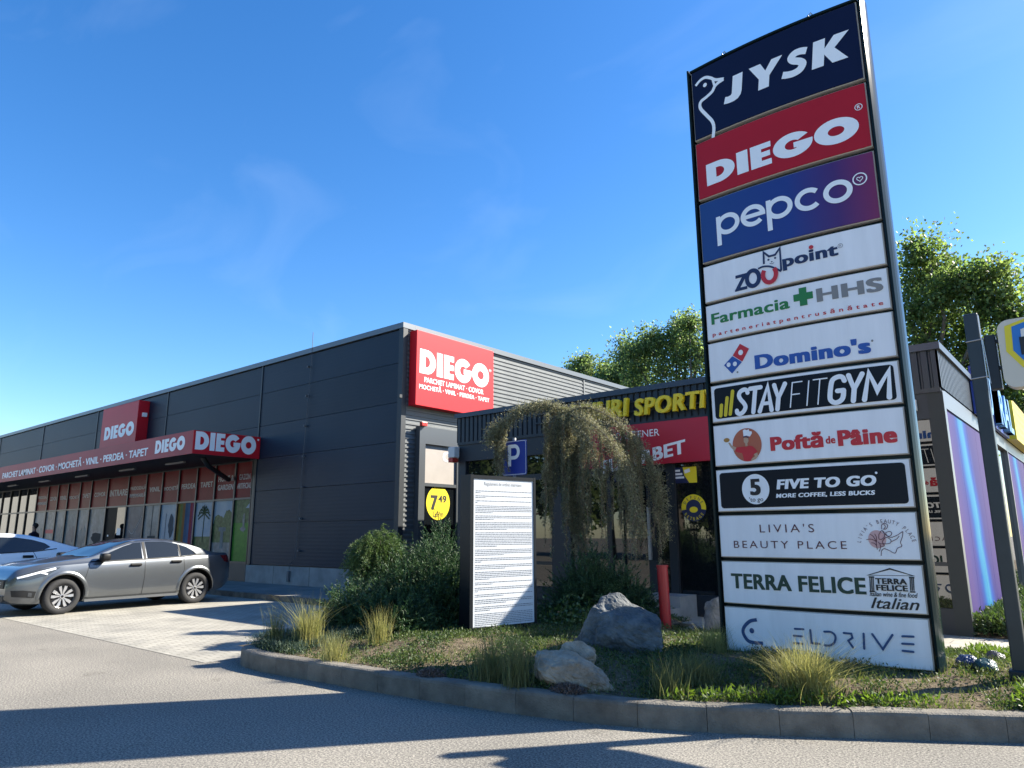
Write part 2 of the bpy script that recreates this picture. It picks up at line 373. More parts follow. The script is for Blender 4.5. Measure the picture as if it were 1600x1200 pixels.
# kerb in half-metre blocks round the planted island
KP = [(-8.34, 9.3), (-8.33, 7.2), (-8.3, 5.6), (-8.22, 5.0), (-7.98, 4.66), (-7.5, 4.54), (-6.9, 4.56), (-6.4, 4.60), (-5.5, 4.66), (-4.7, 4.75),
      (-4.0, 4.84), (-3.31, 5.0), (-2.85, 5.17), (-2.43, 5.37), (-2.01, 5.61), (-1.4, 6.0), (-0.72, 6.43), (0.6, 7.25), (2.2, 8.25), (4.0, 9.36)]
kc = np.array(curve(KP, 12)); seg = np.r_[0, np.cumsum(np.hypot(*np.diff(kc, axis=0).T))]
def kat(s): return Vector((np.interp(s, seg, kc[:, 0]), np.interp(s, seg, kc[:, 1]), 0))
kb = MB(); L = seg[-1]; nb = int(L/0.5); KH = 0.185
def kframe(s):
    d = (kat(min(s+.02, L))-kat(max(s-.02, 0))).normalized(); return kat(s), Vector((d.y, -d.x, 0)) * -1   # inward normal
for i in range(nb):
    s0, s1 = i*L/nb+0.002, (i+1)*L/nb-0.002; k0 = len(kb.V); dz = random.uniform(-.004, .004); sub = 4
    prof = [(0.0, -0.05), (0.0, KH-0.03), (0.008, KH-0.010), (0.028, KH), (0.145, KH), (0.15, KH-0.008), (0.15, -0.05)]
    V = []
    for j in range(sub+1):
        p, nn = kframe(s0+(s1-s0)*j/sub)
        ch = 0.002 if j in (0, sub) else 0
        for t, z in prof: V.append(p+nn*(t+(ch if t < 0.01 else 0))+Vector((0, 0, z+dz-(ch if z > .1 else 0))))
    m_ = len(prof); Fc = []
    for j in range(sub):
        for k in range(m_-1): Fc.append((j*m_+k, j*m_+k+1, (j+1)*m_+k+1, (j+1)*m_+k))
    Fc += [tuple(range(m_)), tuple(sub*m_+k for k in range(m_))[::-1]]
    kb.add(V, Fc)
kb.box(-8.42, -8.30, 9.3, 10.4, -.04, .13)
for x in np.arange(-60, -8.4, 0.5): kb.box(x+.004, x+.496, 9.3, 9.42, -0.04, 0.125)
for i in range(7, 24): kb.box(-8.2+i*0.5+.004, -8.2+i*.5+.496, 9.27, 9.35, 0, 0.13)
tag(kb.build('kerb', KERB), kind='structure')

def ss(t): t = max(0, min(1, t)); return t*t*(3-2*t)
fx, fy = kc[:, 0], kc[:, 1]
msk = np.arange(len(kc)) > 60
def kfront(x):
    i0 = 50; return float(np.interp(x, kc[i0:, 0], kc[i0:, 1]))
def hnoise(x, y):
    return 0.016*sin(3.1*x+1.3*y)+0.012*sin(5.3*y-2.2*x+1)+0.007*sin(11*x+3)+0.007*sin(9*y+7*x)
def bedz(x, y):
    d = min(y-kfront(x)-0.14, BACK(x)-y, x+8.2, )
    return 0.165+0.10*ss(d/1.2)+hnoise(x, y)*ss(d/.3)
soil = bpy.data.materials.new('soil'); soil.use_nodes = True; n_, b_ = nodes_of(soil); b_.inputs['Roughness'].default_value = 1; b_.inputs['Specular IOR Level'].default_value = 0.1
t_ = n_.nodes.new('ShaderNodeTexCoord'); a_ = n_.nodes.new('ShaderNodeTexNoise'); a_.inputs['Scale'].default_value = 22; a_.inputs['Detail'].default_value = 10; a_.inputs['Roughness'].default_value = 0.8
r_ = n_.nodes.new('ShaderNodeValToRGB'); e_ = r_.color_ramp.elements; e_[0].position = 0.35; e_[0].color = (0.04, 0.03, 0.02, 1); e_[1].position = 0.68; e_[1].color = (0.26, 0.22, 0.16, 1)
q_ = e_.new(0.52); q_.color = (0.16, 0.125, 0.085, 1)
n_.links.new(t_.outputs['Object'], a_.inputs['Vector']); n_.links.new(a_.outputs[0], r_.inputs[0]); n_.links.new(r_.outputs[0], b_.inputs['Base Color'])
bb_ = n_.nodes.new('ShaderNodeBump'); bb_.inputs['Strength'].default_value = 0.9; bb_.inputs['Distance'].default_value = 0.02
n_.links.new(a_.outputs[0], bb_.inputs['Height']); n_.links.new(bb_.outputs[0], b_.inputs['Normal'])
V = []; Fc = []; xs = np.arange(-8.22, 3.3, 0.07); ny = 50
for x in xs:
    y0 = kfront(x)+0.13
    for j in range(ny+1):
        y = y0+(BACK(x)-.01-y0)*j/ny; V.append((x, y, bedz(x, y)))
for i in range(len(xs)-1):
    for j in range(ny): a = i*(ny+1)+j; Fc.append((a, a+ny+1, a+ny+2, a+1))
tag(mk('planting_bed', V, Fc, soil, smooth=True), kind='structure')
# verge beside the right building
V = []; Fc = []
for i in range(41):
    for j in range(60):
        x = -1.9+12*i/40; y = 11.32+30*(j/59)**1.5; V.append((x, y, 0.12+0.05*min(1, (y-11.3))+hnoise(x, y)*.7))
for i in range(40):
    for j in range(59): a = i*60+j; Fc.append((a, a+60, a+61, a+1))
tag(mk('verge', V, Fc, soil, smooth=True), kind='structure')

exec_parts = []
# ================================================================== BIG STORE (front Y=11.5, side X=-13.13)
FY, SX, TOP = 11.5, -13.13, 6.66
def ribbed_panel():
    m = bpy.data.materials.new('anthracite_cladding'); m.use_nodes = True; n, b = nodes_of(m)
    b.inputs['Roughness'].default_value = 0.5; b.inputs['Specular IOR Level'].default_value = 0.25
    t = n.nodes.new('ShaderNodeTexCoord'); w = n.nodes.new('ShaderNodeTexWave'); w.wave_type = 'BANDS'; w.bands_direction = 'Z'
    w.inputs['Scale'].default_value = 3.3; n.links.new(t.outputs['Object'], w.inputs['Vector'])
    bb = n.nodes.new('ShaderNodeBump'); bb.inputs['Strength'].default_value = 0.22; bb.inputs['Distance'].default_value = 0.004
    n.links.new(w.outputs['Fac'], bb.inputs['Height']); n.links.new(bb.outputs[0], b.inputs['Normal'])
    g = n.nodes.new('ShaderNodeTexNoise'); g.inputs['Scale'].default_value = 0.5; g.inputs['Detail'].default_value = 5
    n.links.new(t.outputs['Object'], g.inputs['Vector'])
    r = n.nodes.new('ShaderNodeValToRGB'); r.color_ramp.elements[0].position = .3; r.color_ramp.elements[1].position = .7
    r.color_ramp.elements[0].color = (0.005, 0.0135, 0.028, 1); r.color_ramp.elements[1].color = (0.009, 0.020, 0.038, 1)
    n.links.new(g.outputs[0], r.inputs[0])
    gi = n.nodes.new('ShaderNodeNewGeometry'); hv = n.nodes.new('ShaderNodeHueSaturation'); mr = n.nodes.new('ShaderNodeMapRange'); mr.inputs[3].default_value = .86; mr.inputs[4].default_value = 1.16
    n.links.new(gi.outputs['Random Per Island'], mr.inputs[0]); n.links.new(mr.outputs[0], hv.inputs['Value']); n.links.new(r.outputs[0], hv.inputs['Color']); n.links.new(hv.outputs[0], b.inputs['Base Color'])
    return m
CLAD = ribbed_panel()
store = thing('store_building', (SX, FY, 0), 'long anthracite clad retail store with red canopy and rows of shop windows', 'building')
core = MB().box(-75, SX-0.06, FY+0.10, 48, 0, TOP-0.05); core.build('wall', TRIM, store)
JZ = [0.62, 1.79, 2.71, 3.66, 4.64, 5.64, TOP-0.17]; JX = [SX-0.12, -19.55, -25.78, -32.05, -38.4, -44.8, -51, -57, -63, -69, -75]
cl = MB()
for i in range(len(JX)-1):
    x1, x0 = JX[i], JX[i+1]
    for k in range(len(JZ)-1):
        if i > 0 and JZ[k+1] < 3.8: continue
        z0, z1 = JZ[k], JZ[k+1]
        cl.box(x0+.012, x1-.012, FY, FY+.12, z0+.006, z1-.006)
cl.build('front_cladding', CLAD, store)
jt = MB()
for x in JX[1:]: jt.box(x-.035, x+.035, FY-.022, FY+.02, (3.7 if x < -20 else 0.62), TOP-.1)
jt.box(SX-.13, SX+.03, FY-.03, FY+.12, .6, TOP-.14)
jt.build('cover_strip', TRIM, store)
bx('plinth', CONC, store, -19.75, SX-0.01, FY+0.0, FY+.11, 0, 0.6)
pj = MB()
for x in (-14.9, -16.6, -18.3): pj.box(x-.006, x+.006, FY-.003, FY+.05, 0.1, 0.6)
pj.build('plinth_joint', FRAME, store)
bx('window_plinth', TRIM, store, -75, -19.76, FY-.0, FY+.11, 0, 0.62)
# parapet caps
pc = MB(); pc.box(-75, SX+.04, FY-.05, FY+.35, TOP-.14, TOP); pc.box(SX-.35, SX+.04, FY+.352, 48, TOP-.14, TOP); pc.build('parapet_cap', mat('cap_grey', (0.12, 0.135, 0.15), 0.4, 0.4), store)
# corrugated side wall (horizontal ribs), lit by the sun
V = []; Fc = []; pitch = 0.118; z = 0.62; prof = []
while z < TOP-.15:
    prof += [(0, z), (0, z+pitch*.42), (0.022, z+pitch*.55), (0.022, z+pitch*.87)]; z += pitch
prof.append((0, min(z, TOP-.14)))
for d, zz in prof: V += [(SX-.03+d, FY+.12, min(zz, TOP-.14)), (SX-.03+d, 47.9, min(zz, TOP-.14))]
for i in range(len(prof)-1): Fc.append((2*i, 2*i+1, 2*i+3, 2*i+2))
mk('side_cladding', V, Fc, CORR, store)
bx('side_plinth', CONC, store, SX-.055, SX+.0, FY+.12, 47, 0, 0.62)
sj = MB()
for y in (19.5, 27, 35): MB().box(SX-.03, SX+.004, y-.03, y+.03, .62, TOP-.15).build('side_cover_strip', CORR, store)
# lightning rod conduit
cd = MB(); cx_ = -17.15
cd.tube([(-16.95, FY-.05, TOP+.45), (-16.95, FY-.05, TOP-.15), (-17.1, FY-.05, 3.5), (-17.2, FY-.05, 0.85), (-17.45, FY-.05, 0.62), (-17.5, FY-.05, 0.3)], 0.009, 6)
for k in range(7): cd.box(-17.12+.03*(k < 3)-.025, -17.12+.03*(k < 3)+.025, FY-.07, FY, 1.0+.85*k, 1.05+.85*k)
cd.box(-17.54, -17.46, FY-.07, FY-.0, .2, .48)
cd.build('lightning_conductor', mat('dull_conduit', (.09, .10, .11), .6), store)
# canopy
can = MB(); CY, CZ0, CZ1 = 9.45, 3.66, 4.31
can.box(-75, -19.44, CY+.02, FY-.0, CZ0+.02, CZ1-.03)
canopy = can.build('canopy', mat('canopy_soffit', (0.02, 0.02, 0.022), 0.6), store)
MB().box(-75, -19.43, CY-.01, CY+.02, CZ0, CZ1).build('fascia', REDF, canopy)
MB().box(-19.44, -19.40, CY-.01, FY-.02, CZ0, CZ1).build('fascia', RED, canopy)
lm = MB()
for x in (-22.5, -26, -30, -34, -38, -42): lm.box(x-.6, x+.6, 10.4, 10.48, CZ0-.03, CZ0+.02)
lm.build('canopy_lamp', mat('lamp_housing', (.25, .25, .25), .4), canopy)
MB().tube([(-20.3, 10.2, CZ0+.02), (-20.5, 10.5, 3.45), (-21.0, 11.45, 3.12)], 0.07, 10).build('drain_pipe', TRIM, canopy, smooth=True)
c1 = lambda cx, cy: (cx/3.157, 600+cy/3.157)
def XZ(p): return (p.x, p.z)
def YZ(p): return (p.y, p.z)
a = Art(); diego(a, XZ(onY(*c1(765, 345), CY)), XZ(onY(*c1(918, 254), CY)))
a.text('PARCHET LAMINAT · COVOR · MOCHETĂ · VINIL · PERDEA · TAPET', XZ(onY(*c1(12, 468), CY)), XZ(onY(*c1(735, 300), CY)), bold=0.035, space=0.95)
a.build('lettering', LETW, canopy, planeY(CY-.01))
a = Art(); diego(a, YZ(onX(*c1(960, 322), -19.4)), YZ(onX(*c1(1266, 264), -19.4))); a.loops([circle(*YZ(onX(*c1(1274, 276), -19.4)), .03)])
a.build('lettering', LETW, canopy, planeX(-19.4))
# square sign on the front
q0 = onY(162, 640, 11.1); q1 = onY(217.5, 626, 11.1)
sg = thing('wall_sign', (q0.x, 11.1, 4.2), 'square red store sign with white lettering standing just above the long canopy', 'sign')
bx('sign_box', RED, sg, q0.x, q1.x, 11.1, FY-.001, 4.32, 6.36, bev=.01)
a = Art(); diego(a, XZ(onY(*c1(512, 279), 11.1)), XZ(onY(*c1(665, 182), 11.1))); a.build('lettering', LETW, sg, planeY(11.1))
MB().box(q1.x, q1.x+.09, 11.25, 11.4, 5.75, 5.9).build('floodlight', LETW, sg)
# big side sign
s2 = lambda cx, cy: (380+cx/2.857, 480+cy/2.857)
sg = thing('wall_sign', (SX, 13.4, 4.4), 'large bright red sign listing floor coverings high on the corrugated side wall', 'sign')
BX = SX+.26
Y0 = onX(*s2(772, 300), BX).y; Y1 = onX(*s2(1117, 300), BX).y
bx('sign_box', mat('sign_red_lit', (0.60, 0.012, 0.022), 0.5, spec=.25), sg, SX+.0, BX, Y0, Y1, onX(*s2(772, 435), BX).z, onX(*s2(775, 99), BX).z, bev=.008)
a = Art(); diego(a, YZ(onX(*s2(787, 292), BX)), YZ(onX(*s2(1097, 264), BX)))
a.text('PARCHET LAMINAT · COVOR', YZ(onX(*s2(808, 334), BX)), YZ(onX(*s2(1072, 369), BX)), bold=.034)
a.text('MOCHETĂ · VINIL · PERDEA · TAPET', YZ(onX(*s2(785, 362), BX)), YZ(onX(*s2(1098, 401), BX)), bold=.034)
a.text('®', YZ(onX(*s2(1096, 288), BX)), YZ(onX(*s2(1107, 279), BX)), bold=0)
a.build('lettering', LETW, sg, planeX(BX))
# side window
wy0, wy1, wz1 = 11.98, 15.6, 4.07
wf = MB(); XF = SX+.16
for (y0, y1, z0, z1) in ((wy0, wy0+.2, 0.1, wz1), (wy0+.2, wy1, wz1-.42, wz1), (wy1-.15, wy1, .1, wz1-.42), (wy0+.2, wy1-.15, 0.1, .45)):
    wf.box(SX+.002, XF, y0, y1, z0, z1)
for y in (13.38,): wf.box(SX+.004, XF-.04, y-.04, y+.04, .45, wz1-.42)
wf.box(SX+.004, XF-.045, wy0+.2, wy1-.15, 2.61, 2.69)
w = wf.build('window', mat('grey_window_frame', (0.075, 0.085, 0.095), .4, .3), store)
bx('pane', GLASS, w, SX+.03, SX+.07, wy0+.2, wy1-.15, .45, 2.61)
bx('blind_panel', mat('beige_film', (0.40, 0.365, 0.33), .35, var=.05), w, SX+.03, SX+.07, wy0+.2, wy1-.15, 2.69, wz1-.42)
XP = SX+.07
a = Art(); a.text('CUMPERI', (onX(*s2(890, 690), XP).y, onX(*s2(890, 690), XP).z), (onX(*s2(890, 690), XP).y+1.75, onX(*s2(893, 645), XP).z), bold=.04); a.build('lettering', LETW, w, planeX(XP))
pc_ = onX(*s2(870, 874), XP); rr = 0.41
a = Art(); a.loops([circle(pc_.y, pc_.z, rr, .42, 40)]); d = a.build('price_disc', YEL, w, planeX(XP))
a = Art(); a.w = .002; T = lambda x, y: YZ(onX(*s2(x, y), XP))
a.text('7', T(835, 905), T(868, 840), bold=.05); a.text('49', T(870, 872), T(907, 842), bold=.04); a.text('Lei/m', T(846, 935), T(893, 912), bold=.01)
a.build('lettering', BLACK, d, planeX(XP))
MB().box(XF, XF+.1, wy0-.02, wy0+.16, wz1+.0, wz1+.1, bev=.01).build('alarm_lamp', mat('alarm_red', (.5, .03, .02), .3), store)
MB().box(SX+.0, SX+.06, FY-.12, FY-.03, 4.72, 4.8).build('floodlight', TRIM, store)
# ---- shop windows
wx = [onY(x, 800, FY).x for x in (1, 14, 27, 40, 55, 72, 87.5, 103, 122, 139.5, 165, 197, 225, 250, 276, 304, 332.5, 364)] + [-19.72]
ex = [wx[0]-1.25*k for k in range(8, 0, -1)]; wx = ex+wx
NB = len(ex); words = ['', '', '', ''] + ['PARDOSEALĂ\nIMPERMEABILĂ', 'COVOR', 'VINIL', 'MOCHETĂ', 'TAPET', 'COVOR', 'INTRARE', 'PARDOSEALĂ\nIMPERMEABILĂ', 'VINIL', 'MOCHETĂ', 'PERDEA', 'TAPET', 'HOME &\nGARDEN', 'GAZON\nARTIFICIAL']
ZB, ZT, ZZ = 0.68, 2.52, 3.62
fr = MB()
for x in wx: fr.box(x-.035, x+.035, FY-.02, FY+.08, ZB-.06, ZZ)
fr.box(wx[0], wx[-1], FY-.014, FY+.08, ZB-.06, ZB); fr.box(wx[0], wx[-1], FY-.014, FY+.08, ZT-.03, ZT+.03)
fr.box(-19.72, -19.55, FY-.02, FY+.1, .6, ZZ+.05)
fr.build('window_frame', FRAME, store)
def noise_mat(name, c1, c2, sc=4, rough=.12):
    return mat(name, c1, rough+.2, var=.01, col2=c2, vscale=sc, spec=.08)
LAWN = noise_mat('poster_lawn', (0.04, 0.16, 0.02), (0.07, 0.24, 0.03), 9); LEAF = noise_mat('poster_leaves', (0.02, 0.05, 0.015), (0.10, 0.17, 0.07), 8)
SKYP = noise_mat('poster_sky', (0.16, 0.26, 0.36), (0.28, 0.36, 0.42), 1.5); STONE = noise_mat('poster_stone', (0.12, 0.13, 0.13), (0.26, 0.27, 0.27), 6)
PALE = noise_mat('poster_room', (0.10, 0.12, 0.125), (0.26, 0.29, 0.30), 1.6); DARKB = noise_mat('poster_blue', (0.02, 0.04, 0.07), (0.07, 0.11, 0.15), 2.2)
TEALP = noise_mat('poster_teal', (0.03, 0.08, 0.11), (0.10, 0.17, 0.2), 3)
for i in range(len(wx)-1):
    x0, x1 = wx[i]+.035, wx[i+1]-.035; k = i-NB
    red = k >= 4
    p = mk('pane', [(x0, FY+.03, ZT+.03), (x1, FY+.03, ZT+.03), (x1, FY+.03, ZZ), (x0, FY+.03, ZZ)], [(0, 1, 2, 3)], REDW if red else GLASS, store)
    if red and words[k]:
        a = Art(); ls = words[k].split('\n'); wd = x1-x0; hh = .17 if k != 10 else .24; cz = 3.05 if len(ls) == 1 else 3.18
        for j, t in enumerate(ls):
            f = min(.44, .06*len(t)+.05)*(1 if wd > 1 else 1.0)
            a.text(t, ((x0+x1)/2-wd*f, cz-j*.27-hh/2), ((x0+x1)/2+wd*f, cz-j*.27+hh/2), bold=.035)
        a.build('lettering', mat('film_letter', (0.42, 0.40, 0.40), .5), p, planeY(FY+.03))
    Q = lambda m, a0, b0, a1, b1, e=0.0, nm='poster': mk(nm, [(x0+(x1-x0)*a0, FY+.03-e, ZB+(ZT-.03-ZB)*b0), (x0+(x1-x0)*a1, FY+.03-e, ZB+(ZT-.03-ZB)*b0), (x0+(x1-x0)*a1, FY+.03-e, ZB+(ZT-.03-ZB)*b1), (x0+(x1-x0)*a0, FY+.03-e, ZB+(ZT-.03-ZB)*b1)], [(0, 1, 2, 3)], m, store)
    def shape(m, fn, e, nm='poster_picture'):
        a = Art(); fn(a); return a.build(nm, m, store, planeY(FY+.03, e))
    cxm = (x0+x1)/2; H_ = ZT-.03-ZB; w_ = x1-x0
    def blob(a, u, v, r, ry, n=18, j=.18):
        a.loops([[(x0+w_*u+w_*r*cos(t)*(1+random.uniform(-j, j)), ZB+H_*v+H_*ry*sin(t)*(1+random.uniform(-j, j))) for t in np.linspace(0, 2*pi, n, endpoint=False)]])
    if k == 17:
        Q(LAWN, 0, 0, 1, .62); Q(LEAF, 0, .62, 1, 1)
        shape(STONE, lambda a: [blob(a, .62, .66, .07, .12), blob(a, .6, .52, .16, .04), blob(a, .66, .56, .035, .1)], .004)
        shape(SKYP, lambda a: a.loops([[(x0+w_*.7, ZB+H_*.86), (x1, ZB+H_*.86), (x1, ZB+H_*.97)]]), .005)
    elif k == 16:
        Q(SKYP, 0, .62, 1, 1); Q(STONE, 0, 0, 1, .3); Q(LEAF, 0, .3, 1, .62)
        shape(LEAF, lambda a: [blob(a, .3, .66, .28, .1), blob(a, .75, .7, .22, .14)], .004)
        shape(TEALP, lambda a: [a.stroke([(cxm-.18*w_, ZB+H_*.52), (cxm+.18*w_, ZB+H_*.52)], .12), a.stroke([(cxm, ZB+H_*.2), (cxm, ZB+H_*.52)], .18)], .006)
    elif k == 15:
        Q(SKYP, 0, .4, 1, 1); Q(LEAF, 0, 0, 1, .4)
        def palm(a):
            a.stroke([(cxm, ZB+H_*.3), (cxm+.02, ZB+H_*.78)], .05)
            for t in np.linspace(-.4, pi+.4, 9): a.stroke(curve([(cxm+.02, ZB+H_*.8), (cxm+.22*cos(t), ZB+H_*.8+.25*sin(t)), (cxm+.4*cos(t), ZB+H_*.74+.2*sin(t))], 4), .05)
        shape(mat('palm_print', (.025, .05, .02), .3), palm, .004)
    elif k == 14:
        cols = [(.20, .15, .03), (.12, .16, .05), (.22, .10, .03), (.03, .08, .16), (.05, .10, .2), (.25, .03, .05), (.16, .03, .12)]
        for j, c in enumerate(cols): Q(mat('stripe_%s' % 'abcdefg'[j], c, .2, var=.15, vscale=3), j/7, 0, (j+1)/7, 1)
    elif k == 10:
        Q(mat('doorway_shade', (.006, .007, .009), .5, spec=.05), 0, 0, .55, 1, nm='door'); Q(GLASS, .55, 0, 1, 1, nm='pane')  # near-black sheet puts the shade of the open entrance into the colour
        shape(LETW, lambda a: [a.stroke([(x0+w_*.15, ZB+H_*.42), (x0+w_*.22, ZB+H_*.42)], .07), a.stroke([(x0+w_*.62, ZB+H_*.5), (x0+w_*.8, ZB+H_*.5)], .25)], .004, 'notice')
    elif k in (0, 1, 2, 3) or k < 0: Q(GLASS, 0, 0, 1, 1, nm='pane')
    else:
        m0 = {4: PALE, 5: STONE, 6: PALE, 7: TEALP, 8: PALE, 9: PALE, 11: DARKB, 12: PALE, 13: SKYP}[k]; Q(m0, 0, 0, 1, 1)
        if k == 11: shape(mat('chair_print', (.3, .32, .33), .3), lambda a: [a.stroke(curve([(x0+.2*w_, ZB+.95), (x0+.45*w_, ZB+.85), (x0+.9*w_, ZB+1.45)]), .03), blob(a, .3, .1, .08, .06), blob(a, .55, .1, .1, .06)], .004)
        if k == 9: shape(mat('sofa_print', (.03, .035, .04), .3), lambda a: [blob(a, .55, .38, .3, .12), a.stroke([(x0+.3*w_, ZB+.1), (x0+.45*w_, ZB+.6)], .05), a.stroke([(x0+.8*w_, ZB+.1), (x0+.7*w_, ZB+.6)], .05)], .004)
        if k == 12: shape(mat('room_print', (.04, .05, .055), .3), lambda a: [a.stroke([(x0+.5*w_, ZB+.6), (x0+.5*w_, ZB+1.8)], .05), a.stroke([(x0+.3*w_, ZB+.7), (x0+.8*w_, ZB+.7)], .1), blob(a, .5, .12, .35, .1)], .004)
        if k == 13: shape(mat('harbour_print', (.06, .08, .1), .3), lambda a: [blob(a, .5, .2, .42, .12), blob(a, .7, .6, .16, .2), a.stroke([(x0+.35*w_, ZB+.4), (x0+.35*w_, ZB+1.5)], .03)], .004)
        if k in (5,): shape(REDT, lambda a: a.stroke([(x0+.1, ZB+.95), (x1-.1, ZB+.95)], .16), .004)
        if k in (6, 7, 8, 4): shape(TEALP if k != 7 else DARKB, lambda a: [blob(a, .4, .3, .2, .28), blob(a, .7, .45, .12, .2)], .004)

# ================================================================== SMALL BUILDING (front Y=11.3, side X=-1.95)
GY, GX0, GX1, GT = 11.3, -10.98, -1.67, 4.06
sb = thing('betting_shop', (GX0, GY, 0), 'low anthracite shop building with ribbed parapet behind the weeping tree', 'building')
MB().box(GX0, GX1-.08, GY+.16, 42, 0, GT-.06).build('wall', TRIM, sb)
def ribsY(x0, x1, Y, z0, z1, pitch=.125, d=.028):
    V = []; x = x0; pr = []
    while x < x1: pr += [(x, 0), (x+pitch*.62, 0), (x+pitch*.72, d), (x+pitch*.9, d)]; x += pitch
    pr = [(min(a, x1), b) for a, b in pr]+[(x1, 0)]
    for a, b in pr: V += [(a, Y+b, z0), (a, Y+b, z1)]
    return V, [(2*i, 2*i+2, 2*i+3, 2*i+1) for i in range(len(pr)-1)]
RIBD = mat('dark_ribbed_steel', (0.012, 0.019, 0.028), 0.45, 0.05, var=.1, vscale=1)
V, Fc = ribsY(GX0, GX1, GY-.03, 3.42, GT-.1); mk('parapet_cladding', V, Fc, RIBD, sb)
V, Fc = ribsY(GY-.02, 42, 0, 3.42, GT-.1, .125, -.028); mk('side_parapet_cladding', [(GX1+.03+v[1], v[0], v[2]) for v in V], Fc, RIBD, sb)
V, Fc = ribsY(GY-.02, 30, 0, 3.42, GT-.1, .125, .028); mk('side_parapet_cladding', [(GX0-.03+v[1], v[0], v[2]) for v in V], Fc, RIBD, sb)
cp = MB(); cp.box(GX0-.06, GX1+.07, GY-.08, GY+.25, GT-.1, GT); cp.box(GX1-.2, GX1+.07, GY+.252, 42, GT-.1, GT); cp.box(GX0-.06, GX0+.2, GY+.252, 42, GT-.1, GT)
cp.build('parapet_cap', mat('cap_grey2', (0.05, 0.06, 0.075), 0.4, 0.4), sb)
fs = MB(); fs.box(GX0, GX1, GY-.004, GY+.15, 3.0, 3.418); fs.box(GX0, GX0+.22, GY, GY+.15, 0, 3.0); fs.box(GX1-.175, GX1, GY, GY+.15, 0, 3.0)
fs.box(GX0+.22, GX1-.175, GY, GY+.15, .0, .45)
for x0, x1 in ((-8.45, -8.0), (-6.35, -6.2), (-5.95, -5.8), (-4.3, -4.15)): fs.box(x0, x1, GY+.0, GY+.15, .45, 3.0)
fs.build('facade_panel', ANTH, sb)
bx('corner_post', mat('corner_grey', (.030, .034, .034), .5, spec=.25), sb, GX1-.17, GX1+.027, GY-.008, GY-.001, 0.115, 3.355)
ft = MB(); ft.box(GX0+.22, -8.45, GY+.02, GY+.12, 2.5, 2.62); ft.box(-8.0, -5.95, GY+.02, GY+.12, 2.5, 2.62)
ft.box(GX0-.0, GX1+.01, GY-.03, GY-.004, 3.36, 3.42); ft.box(-4.15, GX1-.175, GY+.02, GY+.12, 1.0, 1.05)
ft.box(GX0+.2, -8.45, GY+.02, GY+.12, .86, .92); ft.box(-9.7, -9.64, GY+.021, GY+.119, .92, 2.5); ft.box(-7.2, -7.1, GY+.021, GY+.119, .46, 2.5)
ft.build('window_frame', FRAME, sb)
for i, (x0, x1) in enumerate(((GX0+.22, -8.45), (-8.0, -6.35), (-5.8, -4.3), (-4.15, GX1-.175))):
    bx('window_pane', GLASS, sb, x0, x1, GY+.06, GY+.1, .45, 3.0)
bx('door', GLASS, sb, -6.2, -5.95, GY+.05, GY+.09, .45, 3.0)
MB().box(-6.32, -6.27, GY-.07, GY-.02, 1.0, 1.9).build('door_handle', STEEL, sb)
st = MB(); st.box(-7.6, -5.5, 10.35, GY-.001, .1, .30); st.box(-7.5, -5.5, 10.7, GY-.0015, .30, .46); st.build('doorstep', CONC, sb)
# siren + camera on this building
MB().box(GX0-.13, GX0+.07, GY-.2, GY-.03, 3.08, 3.32, bev=.02).build('alarm_siren', mat('siren_white', (.55, .55, .53), .5), sb)
MB().box(GX0-.10, GX0+.04, GY-.22, GY-.04, 2.98, 3.075, bev=.01).build('alarm_lamp', mat('alarm_red2', (.4, .03, .02), .3), sb)
MB().box(-2.15, -1.97, GY-.09, GY-.004, 3.12, 3.28, bev=.01).build('junction_box', mat('jb_white', (.6, .6, .58), .5), sb)
# right side wall
PURP = bpy.data.materials.new('gradient_print'); PURP.use_nodes = True; n_, b_ = nodes_of(PURP); b_.inputs['Roughness'].default_value = .6; b_.inputs['Specular IOR Level'].default_value = .12
t_ = n_.nodes.new('ShaderNodeTexCoord'); a_ = n_.nodes.new('ShaderNodeTexNoise'); a_.inputs['Scale'].default_value = .7; a_.inputs['Detail'].default_value = 2
x_ = n_.nodes.new('ShaderNodeSeparateXYZ'); n_.links.new(t_.outputs['Object'], x_.inputs[0]); n_.links.new(t_.outputs['Object'], a_.inputs['Vector'])
def mth(op, a, b=None):
    m = n_.nodes.new('ShaderNodeMath'); m.operation = op
    for i, v in enumerate((a, b)):
        if v is None: continue
        if isinstance(v, (int, float)): m.inputs[i].default_value = v
        else: n_.links.new(v, m.inputs[i])
    return m.outputs[0]
q_ = mth('MULTIPLY_ADD', x_.outputs[1], .27); q_.node.inputs[2].default_value = .02
q2 = mth('MULTIPLY', x_.outputs[2], .055); q3 = mth('MULTIPLY', a_.outputs[0], .16)
fr_ = mth('FRACT', mth('ADD', mth('ADD', q_, q2), q3))
r_ = n_.nodes.new('ShaderNodeValToRGB'); e_ = r_.color_ramp.elements; e_[0].position = 0; e_[0].color = (.06, .035, .18, 1); e_[1].position = 1; e_[1].color = (.06, .035, .18, 1)
for p_, c_ in ((.30, (.085, .05, .20, 1)), (.48, (.04, .035, .22, 1)), (.56, (.012, .07, .33, 1)), (.62, (.018, .20, .42, 1)), (.70, (.045, .27, .45, 1)), (.76, (.015, .08, .38, 1)), (.86, (.04, .03, .19, 1))):
    q_ = e_.new(p_); q_.color = c_
hv_ = n_.nodes.new('ShaderNodeHueSaturation'); hv_.inputs['Value'].default_value = .72; n_.links.new(fr_, r_.inputs[0]); n_.links.new(r_.outputs[0], hv_.inputs['Color']); n_.links.new(hv_.outputs[0], b_.inputs['Base Color'])
sw = MB()
for i in range(34):
    y0 = GY+.17+.9*i
    if i in (6, 7, 12, 13, 19): continue
    MB().box(GX1-.06, GX1+.0, y0+.004, y0+.896, .32, 3.14).build('printed_panel', PURP, sb)
